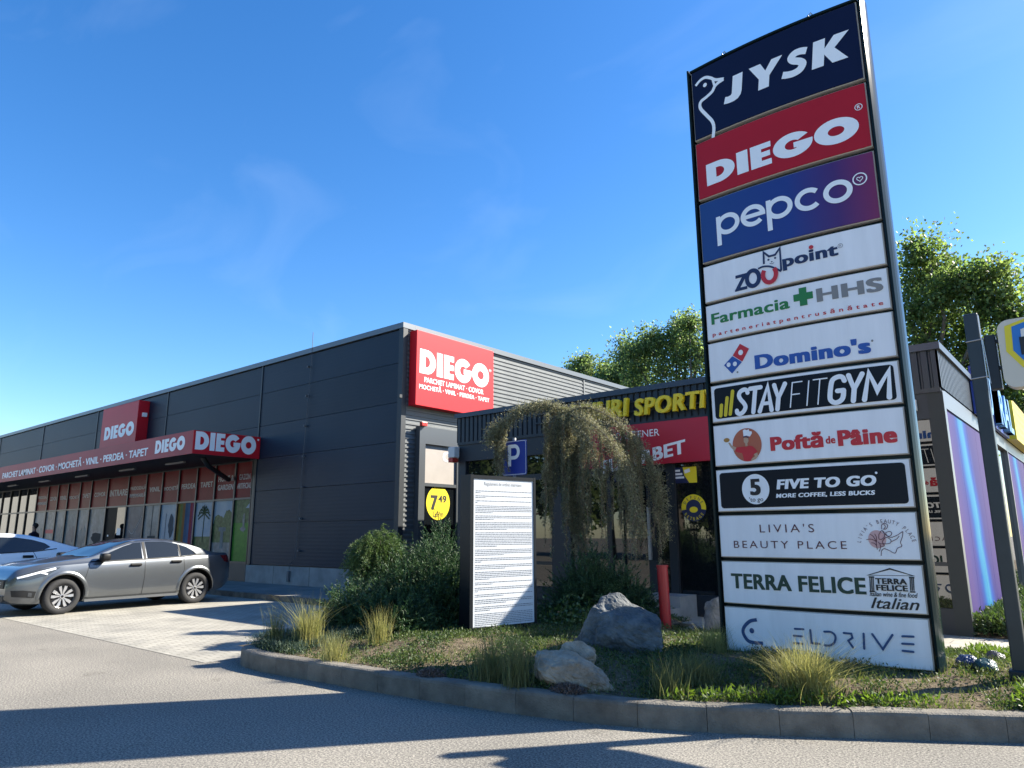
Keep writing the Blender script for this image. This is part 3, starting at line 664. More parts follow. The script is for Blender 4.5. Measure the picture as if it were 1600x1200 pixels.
fr = MB(); fr.box(GX1-.06, GX1+.025, GY+.0, GY+.165, 0, 3.38); fr.box(GX1-.06, GX1+.02, GY+.166, 42, 3.15, 3.40)
for i in (6, 8, 12, 14, 19, 20): fr.box(GX1-.05, GX1+.02, GY+.12+.9*i, GY+.22+.9*i, .05, 3.149)
fr.build('side_frame', mat('side_frame_grey', (.16, .17, .18), .4, .4), sb)
bx('side_base', mat('base_white', (.5, .5, .48), .6, var=.1), sb, GX1-.06, GX1+.01, GY+.167, 42, .0, .315)
bx('side_glass', GLASS, sb, GX1-.07, GX1-.045, GY+.2, 42, .32, 3.14)
# signs on the side parapet
XS = GX1+.22
def col_letters(body, y0, y1, z0, z1, m, parent, X=XS, depth=.2):
    a = Art(); a.text(body, (y0, z0), (y1, z1), bold=.03, depth=depth); return a.build('lettering', m, parent, planeX(X, 0))
BLUEB = mat('box_blue', (.010, .045, .30), .35)
def blk(p0, p1, label, words, m, lm, name='box_sign'):
    y0, y1 = p0[0], p1[0]; s_ = thing(name, (GX1, y0, 3.4), label, 'sign')
    bx('sign_box', m, s_, GX1+.04, XS-.12, y0, y1, p0[1], p1[1]); 
    for wd, ya, yb, za, zb in words: col_letters(wd, ya, yb, za, zb, lm, s_, XS-.02, .1)
    return s_
P = lambda x, y: YZ(onX(x, y, XS))
LB = mat('letter_face_blue', (.16, .36, .62), .4)
ya, yb, yc, yd = 14.1, 15.3, 16.3, 18.5
blk((ya, 3.40), (yb, 4.22), 'blue block letters at the near end of the sunlit side parapet', [('AU', ya+.05, yb-.05, 3.46, 4.16)], BLUEB, LB)
blk((yc, 3.40), (yd, 4.22), 'blue block letters just right of the sign post, beside the yellow box', [('RAL', yc+.05, yd-.05, 3.46, 4.16)], BLUEB, LB)
ye, yf = 18.7, 22.5
s_ = thing('box_sign', (GX1, ye, 3.4), 'yellow box sign on the side parapet of the printed wall', 'sign')
bx('sign_box', YEL, s_, GX1+.04, XS, ye, yf, 3.40, 4.25)
a = Art(); 
for j in range(5): a.stroke([(ye+.2, 4.25-.17*j), (yf-.2, 4.25-.17*j)], .05)
a.build('lettering', mat('faded_letter', (.5, .36, .1), .6), s_, planeX(XS))
blk((yf+2.2, 3.5), (yf+5.5, 4.1), 'far small navy box sign on the side parapet at the picture edge', [('V', yf+2.5, yf+4, 3.55, 4.05)], NAVY, LETW)
# blade sign
p = onY(1421, 556, 10.9)
s_ = thing('blade_sign', (-2.42, GY, 3.3), 'small white projecting sign with green leaf print beside the pylon', 'sign')
bx('sign_box', WHITE, s_, -2.42, -2.30, GY-.62, GY-.05, 3.35, 3.98, bev=.005)
MB().box(-2.4, -2.32, GY-.05, GY, 3.5, 3.85).build('bracket', TRIM, s_)
a = Art(); a.loops([circle(10.82, 3.75, .09, .14)]); a.loops([circle(10.95, 3.68, .07, .1)]); a.build('emblem', GRN, s_, planeX(-2.30))
a = Art(); a.text('eco', (11.0, 3.5), (11.22, 3.62), bold=.02) if False else a.stroke([(10.95, 3.52), (11.2, 3.56)], .06); a.build('lettering', REDT, s_, planeX(-2.30))
# yellow channel letters and red sign
s3 = lambda cx, cy: (680+cx/2.857, 580+cy/2.857)
YL = GY-.16
s_ = thing('letter_sign', (-6.6, GY-.03, 3.5), 'raised yellow channel letters along the dark ribbed parapet', 'sign')
a = Art(); a.text('PARIURI', XZ(onY(*s3(548, 238), YL)), XZ(onY(*s3(858, 118), YL)), bold=.045, shear=.12, depth=.08)
a.text('SPORTIVE', XZ(onY(*s3(888, 201), YL)), (onY(*s3(1325, 100), YL).x, onY(*s3(890, 125), YL).z), bold=.045, shear=.12, depth=.08)
a.build('lettering', YELL, s_, planeY(YL, 0))
rl = MB(); rl.box(-8.8, -3.3, YL+.081, YL+.10, 3.60, 3.63); rl.box(-8.8, -3.3, YL+.081, YL+.10, 3.78, 3.81); rl.build('letter_rail', TRIM, s_)
s_ = thing('shop_sign', (-7.65, GY-.1, 2.62), 'red shop sign with white lettering over the glass entrance, half hidden by the weeping tree', 'sign')
CRIM = mat('sign_crimson', (0.42, 0.012, 0.03), .4)
bx('sign_board', CRIM, s_, -7.75, -5.03, GY-.1, GY-.006, 2.63, 3.37)
a = Art(); YS = GY-.1; a.text('PARTENER', XZ(onY(*s3(810, 306), YS)), XZ(onY(*s3(1000, 256), YS)), bold=0.0)
x1 = onY(*s3(1115, 290), YS).x; zc0 = onY(*s3(1050, 380), YS).z; 
a.text('SUPERBET', (x1-1.72, zc0-.10), (x1, zc0+.14), bold=.045, ang=radians(9)); a.build('lettering', LETW, s_, planeY(YS))
# stickers on glass
s4 = lambda cx, cy: (1000+cx/4, 700+cy/4)
YG = GY+.06
c = XZ(onY(*s4(336, 374), YG)); R0 = .225
s_ = thing('window_sticker', (c[0], YG, c[1]), 'round yellow and navy sticker on the shop window beside the pylon', 'sticker')
a = Art(); a.loops([circle(*c, R0, n=40)]); a.build('disc', NAVY, s_, planeY(YG, .003))
a = Art(); a.loops([circle(*c, R0, n=24, a0=radians(-10), a1=radians(190))+circle(*c, R0*.62, n=24, a0=radians(190), a1=radians(-10))]); a.build('ring', YEL, s_, planeY(YG, .005))
a = Art(); a.arc_text('DEPUNE', c[0], c[1], R0*.68, radians(150), radians(30), .055, bold=.03); a.build('lettering', NAVY, s_, planeY(YG, .007))
a = Art(); a.arc_text('RETRAGE', c[0], c[1], R0*.93, radians(215), radians(325), .055, bold=.03, flip=True); a.loops([circle(c[0], c[1]-.03, .075, .05)]); a.build('lettering', YEL, s_, planeY(YG, .007))
p0 = XZ(onY(*s4(222, 222), YG)); p1 = XZ(onY(*s4(352, 115), YG))
s_ = thing('window_poster', (p0[0], YG, p0[1]), 'navy and yellow poster stuck at the top of the shop window above the round sticker', 'poster')
a = Art(); a.loops([[p0, (p1[0], p0[1]), p1, (p0[0], p1[1])]]); a.build('sheet', YEL, s_, planeY(YG, .003))
mxx = p0[0]+(p1[0]-p0[0])*.5; a = Art(); a.loops([[p0, (mxx+.06, p0[1]), (mxx-.03, (p0[1]+p1[1])/2), (mxx-.05, p1[1]), (p0[0], p1[1])]]); a.build('navy_field', NAVY, s_, planeY(YG, .005))
a = Art(); h_ = p1[1]-p0[1]; w_ = mxx-p0[0]
for j, f in enumerate((.5, .7, .85)): a.stroke([(p0[0]+.01, p1[1]-h_*(.2+.22*j)), (p0[0]+w_*f, p1[1]-h_*(.2+.22*j))], .035)
a.stroke([(mxx-.02, p1[1]-h_*.3), (p1[0]-.12, p1[1]-h_*.2)], .06)
a.build('lettering', LETW, s_, planeY(YG, .007))
# ================================================================== PYLON
PY, PX0, PX1 = 7.40, -3.345, -1.35; PC, PH = (PX0+PX1)/2, .945; SAG = .06; PD = .12   # centre plane at PY+PD
pyl = thing('sign_pylon', (PC, PY+PD, .2), 'tall double sided sign pylon of stacked store panels in a dark green frame', 'pylon')
def bow(u): return SAG*max(0, 1-((u-PC)/PH)**2)
PF = PY-.012
def SF(u, v, w): return (u, PF-bow(u)-.004-w, v)
def SB(u, v, w): return (2*PC-u, 2*(PY+PD)-(PF-bow(u)-.004-w), v)
def bowbox(x0, x1, z0, z1, back=False, inset=0.0, out=0.0, n=14, depth=.05):
    V = []; Fc = []
    for i in range(n+1):
        x = x0+(x1-x0)*i/n
        for (yy, z) in ((PF-bow(x)-out, z0), (PF-bow(x)-out, z1), (PF+depth, z1), (PF+depth, z0)): V.append((x, yy, z))
    for i in range(n):
        for k in range(4): Fc.append((4*i+k, 4*i+4+k, 4*i+4+(k+1) % 4, 4*i+(k+1) % 4))
    Fc += [(0, 1, 2, 3), (4*n+3, 4*n+2, 4*n+1, 4*n)]
    if back: V = [(2*PC-x, 2*(PY+PD)-y, z) for x, y, z in V]
    return V, Fc
PZ = [(6.955, 6.045), (6.00, 5.275), (5.225, 4.49), (4.445, 4.01), (3.975, 3.56), (3.53, 3.085), (3.045, 2.635), (2.60, 2.155), (2.115, 1.67), (1.63, 1.20), (1.16, .735), (.70, .265)]
pan_col = ['NAVY', 'RED', 'PEP', 'W', 'W', 'W', 'BLK', 'W', 'BLK', 'W', 'W', 'W']
pep = bpy.data.materials.new('blue_magenta_panel'); pep.use_nodes = True; n_, b_ = nodes_of(pep); b_.inputs['Roughness'].default_value = .35
t_ = n_.nodes.new('ShaderNodeTexCoord'); sx_ = n_.nodes.new('ShaderNodeSeparateXYZ'); r_ = n_.nodes.new('ShaderNodeValToRGB'); e_ = r_.color_ramp.elements
e_[0].position = .0; e_[0].color = (.010, .045, .19, 1); e_[1].position = 1.0; e_[1].color = (.20, .01, .07, 1); q_ = e_.new(.55); q_.color = (.012, .03, .20, 1); q_ = e_.new(.8); q_.color = (.06, .01, .12, 1)
mr_ = n_.nodes.new('ShaderNodeMapRange'); mr_.inputs[1].default_value = -.95; mr_.inputs[2].default_value = .95
n_.links.new(t_.outputs['Object'], sx_.inputs[0]); n_.links.new(sx_.outputs[0], mr_.inputs[0]); n_.links.new(mr_.outputs[0], r_.inputs[0]); n_.links.new(r_.outputs[0], b_.inputs['Base Color'])
PREDM = mat('panel_red', (.42, .012, .024), .45, spec=.2, var=.05, vscale=1)
fm = {'NAVY': NAVYP, 'RED': PREDM, 'PEP': pep, 'W': WHITE, 'BLK': WHITE}
# frame: side profiles, backing core, rails
def post(x, sgn):
    prof = []; r = .155
    w_ = .028
    outl = [(x-sgn*.0, PY-.03), (x+sgn*w_*.7, PY-.035), (x+sgn*w_*1.25, PY+.02), (x+sgn*w_*1.55, PY+.07), (x+sgn*w_*1.62, PY+PD), (x+sgn*w_*1.55, PY+2*PD-.07), (x+sgn*w_*1.25, PY+2*PD-.02), (x+sgn*w_*.7, PY+2*PD+.035), (x, PY+2*PD+.03)]
    V = []; n = len(outl)
    for z in (.0, 7.0): V += [(a, b, z) for a, b in outl]
    Fc = [(i, (i+1) % n, n+(i+1) % n, n+i) for i in range(n)]+[tuple(range(n)), tuple(range(n, 2*n))]
    return mk('post', V, Fc, GREENP, pyl)
post(PX1-.03, 1); post(PX0+.03, -1)
core = MB(); core.box(PX0+.05, PX1-.05, PY+.05, PY+2*PD-.05, .2, 6.96); core.build('core', BLACK, pyl)
rails = MB()
zz = [6.965]+[(PZ[i][1]+PZ[i+1][0])/2 for i in range(11)]+[.235]
for i, z in enumerate(zz):
    h_ = .022 if 0 < i < 12 else .03
    for bk in (False, True): V, Fc = bowbox(PX0+.05, PX1-.05, z-h_/2, z+h_/2, bk, depth=.06); V = [(a, b+(.06 if not bk else -.06), c) for a, b, c in V]; rails.add(V, Fc)
rails.build('rail', GREENP, pyl)
V, Fc = bowbox(PX0+.04, PX1-.04, 6.972, 6.995, False, depth=.13); V2, F2 = bowbox(PX0+.04, PX1-.04, 6.972, 6.995, True, depth=.125)
MB().add(V, Fc).add(V2, F2).build('cap', GREENP, pyl)
hk = MB()
for x in (PC-.55, PC+.45): hk.tube([(x, PY+.02, 6.99), (x, PY+.02, 7.06), (x+.03, PY+.02, 7.08), (x+.05, PY+.02, 7.04)], .01, 6)
hk.build('lifting_hook', STEEL, pyl)
MB().box(PX1-.17, PX1-.03, PY+.02, PY+.25, -.0, .25).build('footing', mat('footing_white', (.5, .5, .48), .8), pyl)
MB().box(PX0+.02, PX1-.0, PY+.1, PY+.22, .13, .20).build('base_beam', TRIM, pyl)
YP = PF-.06
c4 = lambda x, y: XZ(onY(1060+x/3.75, y/3.75, YP)); c5 = lambda x, y: XZ(onY(1080+x/3.3333, 320+y/3.3333, YP))
c6 = lambda x, y: XZ(onY(1100+x/2.6075, 620+y/2.6075, YP)); cz = lambda x, y: XZ(onY(1130+x/7.62, 370+y/7.62, YP))
cc = lambda x, y: XZ(onY(1120+x/11.43, 640+y/11.43, YP)); clv = lambda x, y: XZ(onY(1320+x/7.06, 800+y/7.06, YP))
Lp = lambda f, pts: [f(*p) for p in pts]
def ell(f, x, y, rx, ry, k=None, n=22):
    c = f(x, y); c2 = f(x+rx, y); c3 = f(x, y+ry); return circle(c[0], c[1], abs(c2[0]-c[0]), abs(c3[1]-c[1]), n)
ART = {i: [] for i in range(12)}
def add(i, m, nm='lettering', w=None):
    a = Art(); a.w = w or 0.0; ART[i].append((a, m, nm)); return a
OFFW = mat('panel_letter', (.86, .87, .88), .45)
# 0: bird and word
a = add(0, OFFW, 'emblem'); bw = .036
a.stroke(curve(Lp(c4, [(90, 492), (118, 462), (150, 446), (182, 450), (212, 462), (262, 458)])), bw)
a.stroke(curve(Lp(c4, [(262, 460), (232, 478), (208, 500), (192, 530), (158, 560), (122, 588), (120, 625), (158, 668), (192, 705), (202, 745), (197, 800)])), bw*1.1)
a.stroke(Lp(c4, [(196, 462), (207, 500)]), bw*.8); a.loops([ell(c4, 148, 490, 12, 12)])
a = add(0, OFFW)
b0, b1 = c4(260, 622), c4(985, 160); X0, Z0 = b0; W_, H_ = b1[0]-b0[0], b1[1]-b0[1]-.02
Z0 += .015
def jy(L, dx=0): return [[(X0+W_*(x+dx+.12*(y))/4.15, Z0+H_*y) for x, y in l] for l in L]
def st(pts, w): return Art().stroke(pts, w)
# letters as outlines: J Y K polygons, S as a broad stroke
a.loops(jy([[(.30, 1), (.66, 1), (.66, .30), (.63, .16), (.54, .05), (.40, 0), (.22, 0), (.02, .04), (.06, .30), (.17, .27), (.26, .28), (.30, .34)]]))
a.loops(jy([[(.88, 1), (1.28, 1), (1.47, .66), (1.66, 1), (2.02, 1), (1.62, .42), (1.62, 0), (1.26, 0), (1.26, .42)]]))
sp = curve([(2.72, .80), (2.55, .86), (2.36, .86), (2.24, .74), (2.32, .60), (2.52, .49), (2.62, .36), (2.54, .19), (2.36, .13), (2.16, .15), (1.98, .21)], 6)
w0 = a.w; a.stroke([(X0+W_*(x+.08+.12*y)/4.15, Z0+H_*y) for x, y in sp], .255*H_)
a.loops(jy([[(3.0, 1), (3.36, 1), (3.36, .62), (3.62, 1), (4.06, 1), (3.66, .53), (4.08, 0), (3.62, 0), (3.36, .40), (3.36, 0), (3.0, 0)]]))
# 1
a = add(1, OFFW); diego(a, c4(160, 1085), c4(1044, 648)); r_c = c4(1048, 615); a.stroke(circle(*r_c, .034, n=20), .007, closed=True)
a.text('R', (r_c[0]-.014, r_c[1]-.018), (r_c[0]+.016, r_c[1]+.018), bold=.02)
# 2 pepco
a = add(2, OFFW)
L0 = c5(132, 208); Rt = c4(1017, 1100); x0, x1 = L0[0], Rt[0]; zt = c4(937, 1048)[1]; zb = c5(145, 208)[1]; xh = (zt-zb)/1.43; zbase = zb+.43*xh; R = xh/2; lw = .053
RX = (x1-x0)/10.4; adv = (x1-x0-2*RX)/4; cs = [x0+RX+adv*i for i in range(5)]; cs[3] += .008; cz0 = zbase+R; r2 = RX-lw/2; ry2 = R-lw/2
a.stroke(circle(cs[0], cz0, r2, ry2, n=36), lw, closed=True); a.stroke([(cs[0]-r2, zt-.01), (cs[0]-r2, zb)], lw)
a.stroke(circle(cs[1], cz0, r2, ry2, n=30, a0=0, a1=radians(318)), lw); a.stroke([(cs[1]-r2, cz0), (cs[1]+r2+lw/2, cz0)], lw*.9)
a.stroke(circle(cs[2], cz0, r2, ry2, n=36), lw, closed=True); a.stroke([(cs[2]-r2, zt-.01), (cs[2]-r2, zb)], lw)
a.stroke(circle(cs[3], cz0, r2, ry2, n=30, a0=radians(42), a1=radians(318)), lw); a.stroke(circle(cs[4], cz0, r2, ry2, n=36), lw, closed=True)
h = c4(1057, 1040); a.stroke(circle(*h, .062, n=26), .012, closed=True)
a.stroke([(h[0]+.028*(16*sin(t)**3)/16, h[1]+.028*(13*cos(t)-5*cos(2*t)-2*cos(3*t)-cos(4*t))/16) for t in np.linspace(0, 2*pi, 26, endpoint=False)], .008, closed=True)
# 3 zoo point
a = add(3, NAVY); a.text('Z', cz(130, 652), cz(285, 425), bold=.05, shear=.1); o_ = cz(352, 492)
a.stroke(circle(o_[0], o_[1], .068, .088, 30), .047, closed=True)
a.text('point', cz(715, 410), cz(1355, 75), bold=.045)
a.stroke(Lp(cz, [(485, 325), (480, 185), (545, 235), (620, 215), (675, 135), (693, 405)]), .022); a.stroke(curve(Lp(cz, [(415, 380), (480, 355), (560, 355), (640, 385), (693, 412)])), .02)
a.loops([ell(cz, 540, 275, 13, 12)]); a.loops([ell(cz, 620, 253, 13, 12)]); a.loops([ell(cz, 580, 298, 10, 7)]); a.stroke(curve(Lp(cz, [(555, 318), (583, 322), (608, 308)])), .005)
a = add(3, REDT, w=.008); o_ = cz(555, 460); a.stroke(circle(o_[0], o_[1]+.01, .070, .088, 24, a0=radians(140), a1=radians(400)), .047); a.loops([ell(cz, 1048, 125, 28, 24)])
a = add(3, GREY); c_ = cz(1388, 100); a.stroke(circle(*c_, .022, n=18), .004, closed=True); a.text('R', (c_[0]-.009, c_[1]-.011), (c_[0]+.01, c_[1]+.011))
# 4 farmacia
a = add(4, GRN); a.text('Farmacia', c5(97, 622), c5(510, 478), bold=.03)
pc0 = c5(583, 478); a.stroke([(pc0[0]-.097, pc0[1]), (pc0[0]+.097, pc0[1])], .075); a.stroke([(pc0[0], pc0[1]-.097), (pc0[0], pc0[1]+.097)], .075)
a = add(4, GREY); a.text('HHS', c5(655, 508), c5(988, 366), bold=.05)
a = add(4, REDT); a.text('parteneriatpentrusănătate', c5(103, 688), c5(992, 490), bold=.02, space=1.75)
# 5 domino's
a = add(5, BLUET); a.text("Domino's", c5(332, 858), c5(925, 684), bold=.06)
a = add(5, BLUET, 'emblem'); a.loops([Lp(c5, [(209, 786), (261, 817), (208, 877), (164, 833)])])
a = add(5, REDT, 'emblem'); a.loops([Lp(c5, [(250, 722), (299, 748), (263, 815), (211, 783)])])
a = add(5, WHITE, 'emblem', w=.004); a.loops([ell(c5, 255, 768, 13, 14)]); a.loops([ell(c5, 190, 831, 11, 12)]); a.loops([ell(c5, 224, 827, 11, 12)])
a = add(5, GREY); a.loops([ell(c5, 938, 704, 6, 6)]); a.loops([ell(c5, 237, 870, 5, 5)])
# 6 gym
def inset(i, mx=.045, mz=.035, r=.035): return rrect(PC-PH+mx, PZ[i][1]+mz, PC+PH-mx, PZ[i][0]-mz, r)
def dense(l, dx=.1):
    out = []
    for i in range(len(l)):
        p, q = l[i], l[(i+1) % len(l)]; n = max(1, int(abs(q[0]-p[0])/dx)); out += [(p[0]+(q[0]-p[0])*k/n, p[1]+(q[1]-p[1])*k/n) for k in range(n)]
    return out
def black_panel(i, m):
    mx, mz = .045, .035; x0, x1 = PC-PH+mx, PC+PH-mx; z0, z1 = PZ[i][1]+mz, PZ[i][0]-mz; a = add(i, m, 'dark_field'); V = []; Fc = []; ks = [0, .002, .006, .012, .02, .035]; us = [q/(x1-x0) for q in ks]; us = us+list(np.linspace(.03, .97, 22))+[1-q for q in us[::-1]]; us[5] = .019; n = len(us)-1
    for k in range(n+1):
        x = x0+(x1-x0)*us[k]; e = min(x-x0, x1-x); r = .035; c = (r-sqrt(max(0, r*r-(r-e)**2))) if e < r else 0; V += [(x, z0+c, 0), (x, z1-c, 0)]
    for k in range(n): Fc.append((2*k, 2*k+2, 2*k+3, 2*k+1))
    a.geo(V, Fc)
black_panel(6, BLACKP); black_panel(8, BLACKP)
a = add(6, YELL, 'emblem', w=.002)
for p, q in (((146, 1096), (150, 1042)), ((172, 1092), (181, 1004)), ((198, 1088), (211, 970))): a.stroke(Lp(c5, [p, q]), .04, cap=True)
a = add(6, OFFW, w=.002); b0, b1 = c5(232, 1090), c5(1047, 858); X0, Z0 = b0; H_ = b1[1]-b0[1]; sh_ = .16*H_; U = (b1[0]-b0[0]-sh_)/5.95
def G(pts, dx, w, cap=True, closed=False): a.stroke([(X0+(x+dx)*U+y*sh_, Z0+y*H_) for x, y in pts], w, cap=cap, closed=closed)
tk, tn = .047, .012
G(curve([(.42, .85), (.36, .96), (.24, 1), (.08, .93), (.04, .78), (.12, .62), (.3, .42), (.38, .25), (.3, .07), (.16, 0), (.03, .06), (0, .15)], 4), 0, tk)
G([(0, 1), (.46, 1)], .52, tk); G([(.23, 1), (.23, 0)], .52, tk)
G([(0, 0), (.25, 1), (.5, 0)], 1.03, tk); G([(.13, .3), (.4, .3)], 1.03, tk*.8)
G([(0, 1), (.22, .45), (.44, 1)], 1.56, tk); G([(.22, .45), (.22, 0)], 1.56, tk)
G([(.4, 1), (0, 1), (0, 0)], 2.3, tn, False); G([(0, .52), (.34, .52)], 2.3, tn, False)
G([(0, 1), (0, 0)], 2.95, tn, False); G([(0, 1), (.55, 1)], 3.1, tn, False); G([(.27, 1), (.27, 0)], 3.1, tn, False)
G(curve([(.5, .82), (.42, .96), (.28, 1), (.1, .93), (.03, .75), (.02, .25), (.1, .07), (.26, 0), (.42, .06), (.5, .2), (.5, .45)], 4), 3.78, tk); G([(.5, .45), (.28, .45)], 3.78, tk)
G([(0, 1), (.24, .45), (.48, 1)], 4.42, tk); G([(.24, .45), (.24, 0)], 4.42, tk)
G([(0, 0), (.08, 1), (.42, .3), (.76, 1), (.84, 0)], 5.05, tk)
# 7 bakery
a = add(7, REDT); a.text('Poftă', c6(272, 222), c6(482, 140), bold=.06); a.text('de', c6(497, 192), c6(533, 158), bold=.04); a.text('Pâine', c6(547, 202), c6(778, 116), bold=.06)
a = add(7, mat('terracotta', (.45, .12, .06), .5), 'emblem'); a.loops([ell(cc, 525, 625, 272, 300, n=40)])
SKN = mat('printed_skin', (.5, .33, .22), .5)
a = add(7, SKN, 'emblem', w=.002); a.loops([Lp(cc, [(180, 590), (215, 585), (250, 640), (335, 675), (300, 735), (225, 665)])]); a.loops([Lp(cc, [(650, 790), (720, 770), (735, 830), (690, 880), (600, 920), (610, 880), (680, 830)])])
a.loops([Lp(cc, [(468, 500), (550, 505), (560, 560), (535, 605), (545, 640), (500, 650), (498, 605), (470, 575)])])
a = add(7, REDT, 'emblem', w=.004); a.loops([Lp(cc, [(310, 740), (335, 672), (480, 655), (520, 668), (565, 640), (640, 655), (725, 745), (650, 800), (600, 915), (480, 915), (440, 775), (360, 762)])])
a = add(7, WHITE, 'emblem', w=.004); a.loops([Lp(cc, [(455, 365), (490, 350), (525, 365), (560, 348), (575, 385), (615, 385), (622, 420), (585, 480), (520, 462), (465, 475)])])
a = add(7, NAVY, 'emblem', w=.006); a.stroke(curve(Lp(cc, [(462, 490), (510, 478), (560, 500)])), .012)
a = add(7, mat('bun_print', (.4, .22, .07), .5), 'emblem'); a.loops([ell(cc, 150, 540, 56, 38)])
# 8 coffee
a = add(8, OFFW, 'emblem', w=.002); a.loops([ell(c6, 208, 376, 58, 62, n=40)])
a = add(8, BLACK, w=.004); a.text('5', c6(187, 402), c6(227, 333), bold=.05); a.text("'to go", c6(184, 433), c6(240, 407), bold=.005)
a = add(8, OFFW, w=.002); a.text('FIVE TO GO', c6(296, 378), c6(697, 317), bold=.06, shear=.14); a.text('MORE COFFEE, LESS BUCKS', c6(294, 415), c6(694, 380), bold=.05, shear=.14); a.loops([ell(c6, 699, 309, 5, 5)])
# 9 beauty
a = add(9, MAROON); a.text("LIVIA'S", c6(226, 553), c6(447, 517), bold=-.004, space=1.35); a.text('BEAUTY PLACE', c6(117, 616), c6(579, 588), bold=-.004, space=1.35)
a = add(9, mat('pink_disc', (.62, .38, .37), .5), 'emblem'); a.loops([ell(clv, 350, 300, 98, 100)])
a = add(9, MAROON, 'emblem', w=.002); lwn = .0055
c_ = clv(455, 385); rr_ = abs(clv(745, 385)[0]-c_[0]); a.arc_text("LIVIA'S BEAUTY PLACE", c_[0], c_[1], rr_, radians(168), radians(14), .036, bold=-.004)
for pts in ([(395, 485), (400, 430), (430, 405), (480, 425), (545, 455), (572, 400), (618, 378), (605, 335), (625, 270), (630, 215)], [(405, 205), (432, 240), (490, 280), (560, 260), (628, 215)], [(500, 330), (560, 300), (590, 265)],
            [(445, 225), (490, 215), (510, 240), (480, 270), (450, 250), (445, 225)], [(400, 190), (400, 145), (430, 125), (465, 145), (450, 185), (415, 190)], [(420, 130), (440, 160), (425, 190)],
            [(370, 250), (400, 205), (432, 235), (420, 290), (375, 300), (370, 250)], [(410, 320), (450, 280), (500, 310), (490, 345), (420, 350), (410, 320)], [(235, 305), (290, 300), (340, 325)], [(275, 245), (310, 270), (340, 320)],
            [(325, 240), (345, 280), (345, 330)], [(355, 415), (345, 360), (340, 310)], [(290, 340), (320, 345), (350, 375)], [(375, 435), (390, 390), (380, 350), (360, 330)], [(380, 350), (420, 355), (430, 375), (400, 380)]):
    a.stroke(curve(Lp(clv, pts), 5), lwn)
# 10 restaurant
a = add(10, TEXTG); a.text('TERRA FELICE', c6(106, 781), c6(655, 737), bold=.04)
a = add(10, BLACK, 'emblem'); a.stroke(Lp(clv, [(250, 697), (488, 628), (748, 708)]), .014, closed=True)
for xx in (272, 290, 308, 708, 726, 744):
    a.stroke(Lp(clv, [(xx, 722), (xx+8, 872)]), .009)
for xx, yy in ((290, 716), (300, 876), (726, 725), (738, 884)): a.stroke(Lp(clv, [(xx-30, yy), (xx+30, yy+2)]), .012)
a.text('TERRA', clv(335, 792), clv(672, 740), bold=.05); a.text('FELICE', clv(345, 866), clv(682, 814), bold=.05)
a = add(10, BLACK); a.text('Italian wine & fine food', clv(272, 928), clv(790, 898), bold=.015, shear=.3); a.text('Italian', clv(285, 1062), clv(805, 966), bold=.01, shear=.35)
# 11 drive
BD = mat('drive_blue', (.02, .07, .19), .5); a = add(11, BD, 'emblem'); a.stroke(curve(Lp(c6, [(212, 909), (182, 916), (158, 940), (155, 965), (175, 995), (205, 1003), (238, 1005)])), .034); a.loops([ell(c6, 191, 954, 10, 11)])
a = add(11, BD); sw_ = .019
for pts in ([(370, 945), (405, 947)], [(366, 973), (400, 976)], [(366, 1003), (402, 1006)], [(434, 950), (438, 1003), (472, 1006)], [(570, 962), (600, 965), (605, 982), (590, 992)], [(588, 993), (608, 1022)], [(650, 965), (653, 1026)],
            [(685, 967), (728, 1029), (766, 971)], [(806, 977), (850, 979)], [(806, 1007), (850, 1010)], [(808, 1036), (850, 1041)]): a.stroke(Lp(c6, pts), sw_, cap=True)
a.stroke(curve(Lp(c6, [(492, 956), (520, 958), (537, 975), (533, 1000), (515, 1012), (496, 1012)])), sw_, cap=True)
for i in range(12):
    z1, z0 = PZ[i]
    for S, back in ((SF, False), (SB, True)):
        V, Fc = bowbox(PC-PH, PC+PH, z0, z1, back, out=-.012, depth=.07); o = mk('panel_frame' if False else 'sign_panel', V, Fc, CREAM, pyl)
        V, Fc = bowbox(PC-PH+.010, PC+PH-.010, z0+.009, z1-.009, back, depth=.0)
        f = mk('panel_face', V, Fc, fm[pan_col[i]], o)
        for a, m, nm in ART[i]:
            V = [S(*v) for v in a.V]; mk(nm, V, a.F, m, o)

# ================================================================== NOTICE BOARD
B0 = gnd(738, 985, .3); B1 = gnd(835, 975, .3)
bd = (B1-B0); bd.z = 0; bl = bd.length; bd.normalize(); bn = Vector((bd.y, -bd.x, 0))
nb_ = thing('notice_board', (B0.x, B0.y, .2), 'tall dark framed notice board with a white sheet of small print', 'notice board')
def bpt(u, v, w): return B0+bd*u+bn*w+Vector((0, 0, v-.3))
def bbox(u0, u1, v0, v1, w0, w1): 
    V = [bpt(u, v, w)[:] for u in (u0, u1) for v in (v0, v1) for w in (w0, w1)]
    return V, [(0, 1, 3, 2), (4, 6, 7, 5), (0, 4, 5, 1), (2, 3, 7, 6), (0, 2, 6, 4), (1, 5, 7, 3)]
V, Fc = bbox(-.02, bl+.02, .33, 2.17, -.20, -.012); MB().add(V, Fc).build('cabinet', BLACK, nb_)
DKF = mat('board_frame', (.007, .009, .012), .45, spec=.2)
f_ = MB(); 
for q in ((-.05, 0, .28, 2.19, -.215, .012), (bl, bl+.035, .28, 2.19, -.215, .012), (0, bl, 2.14, 2.185, -.21, .010), (0, bl, .28, .325, -.21, .010)): f_.add(*bbox(*q))
f_.build('frame', DKF, nb_)
p_ = MB().add(*bbox(-.05, .03, .0, .279, -.21, -.0)).add(*bbox(bl-.05, bl+.035, 0, .279, -.21, -.0)); p_.build('leg', DKF, nb_)
sh = MB().add(*bbox(0.0, bl, .326, 2.139, -.012, 0.0)).build('printed_sheet', mat('paper_white', (.56, .58, .61), .6, spec=.2), nb_)
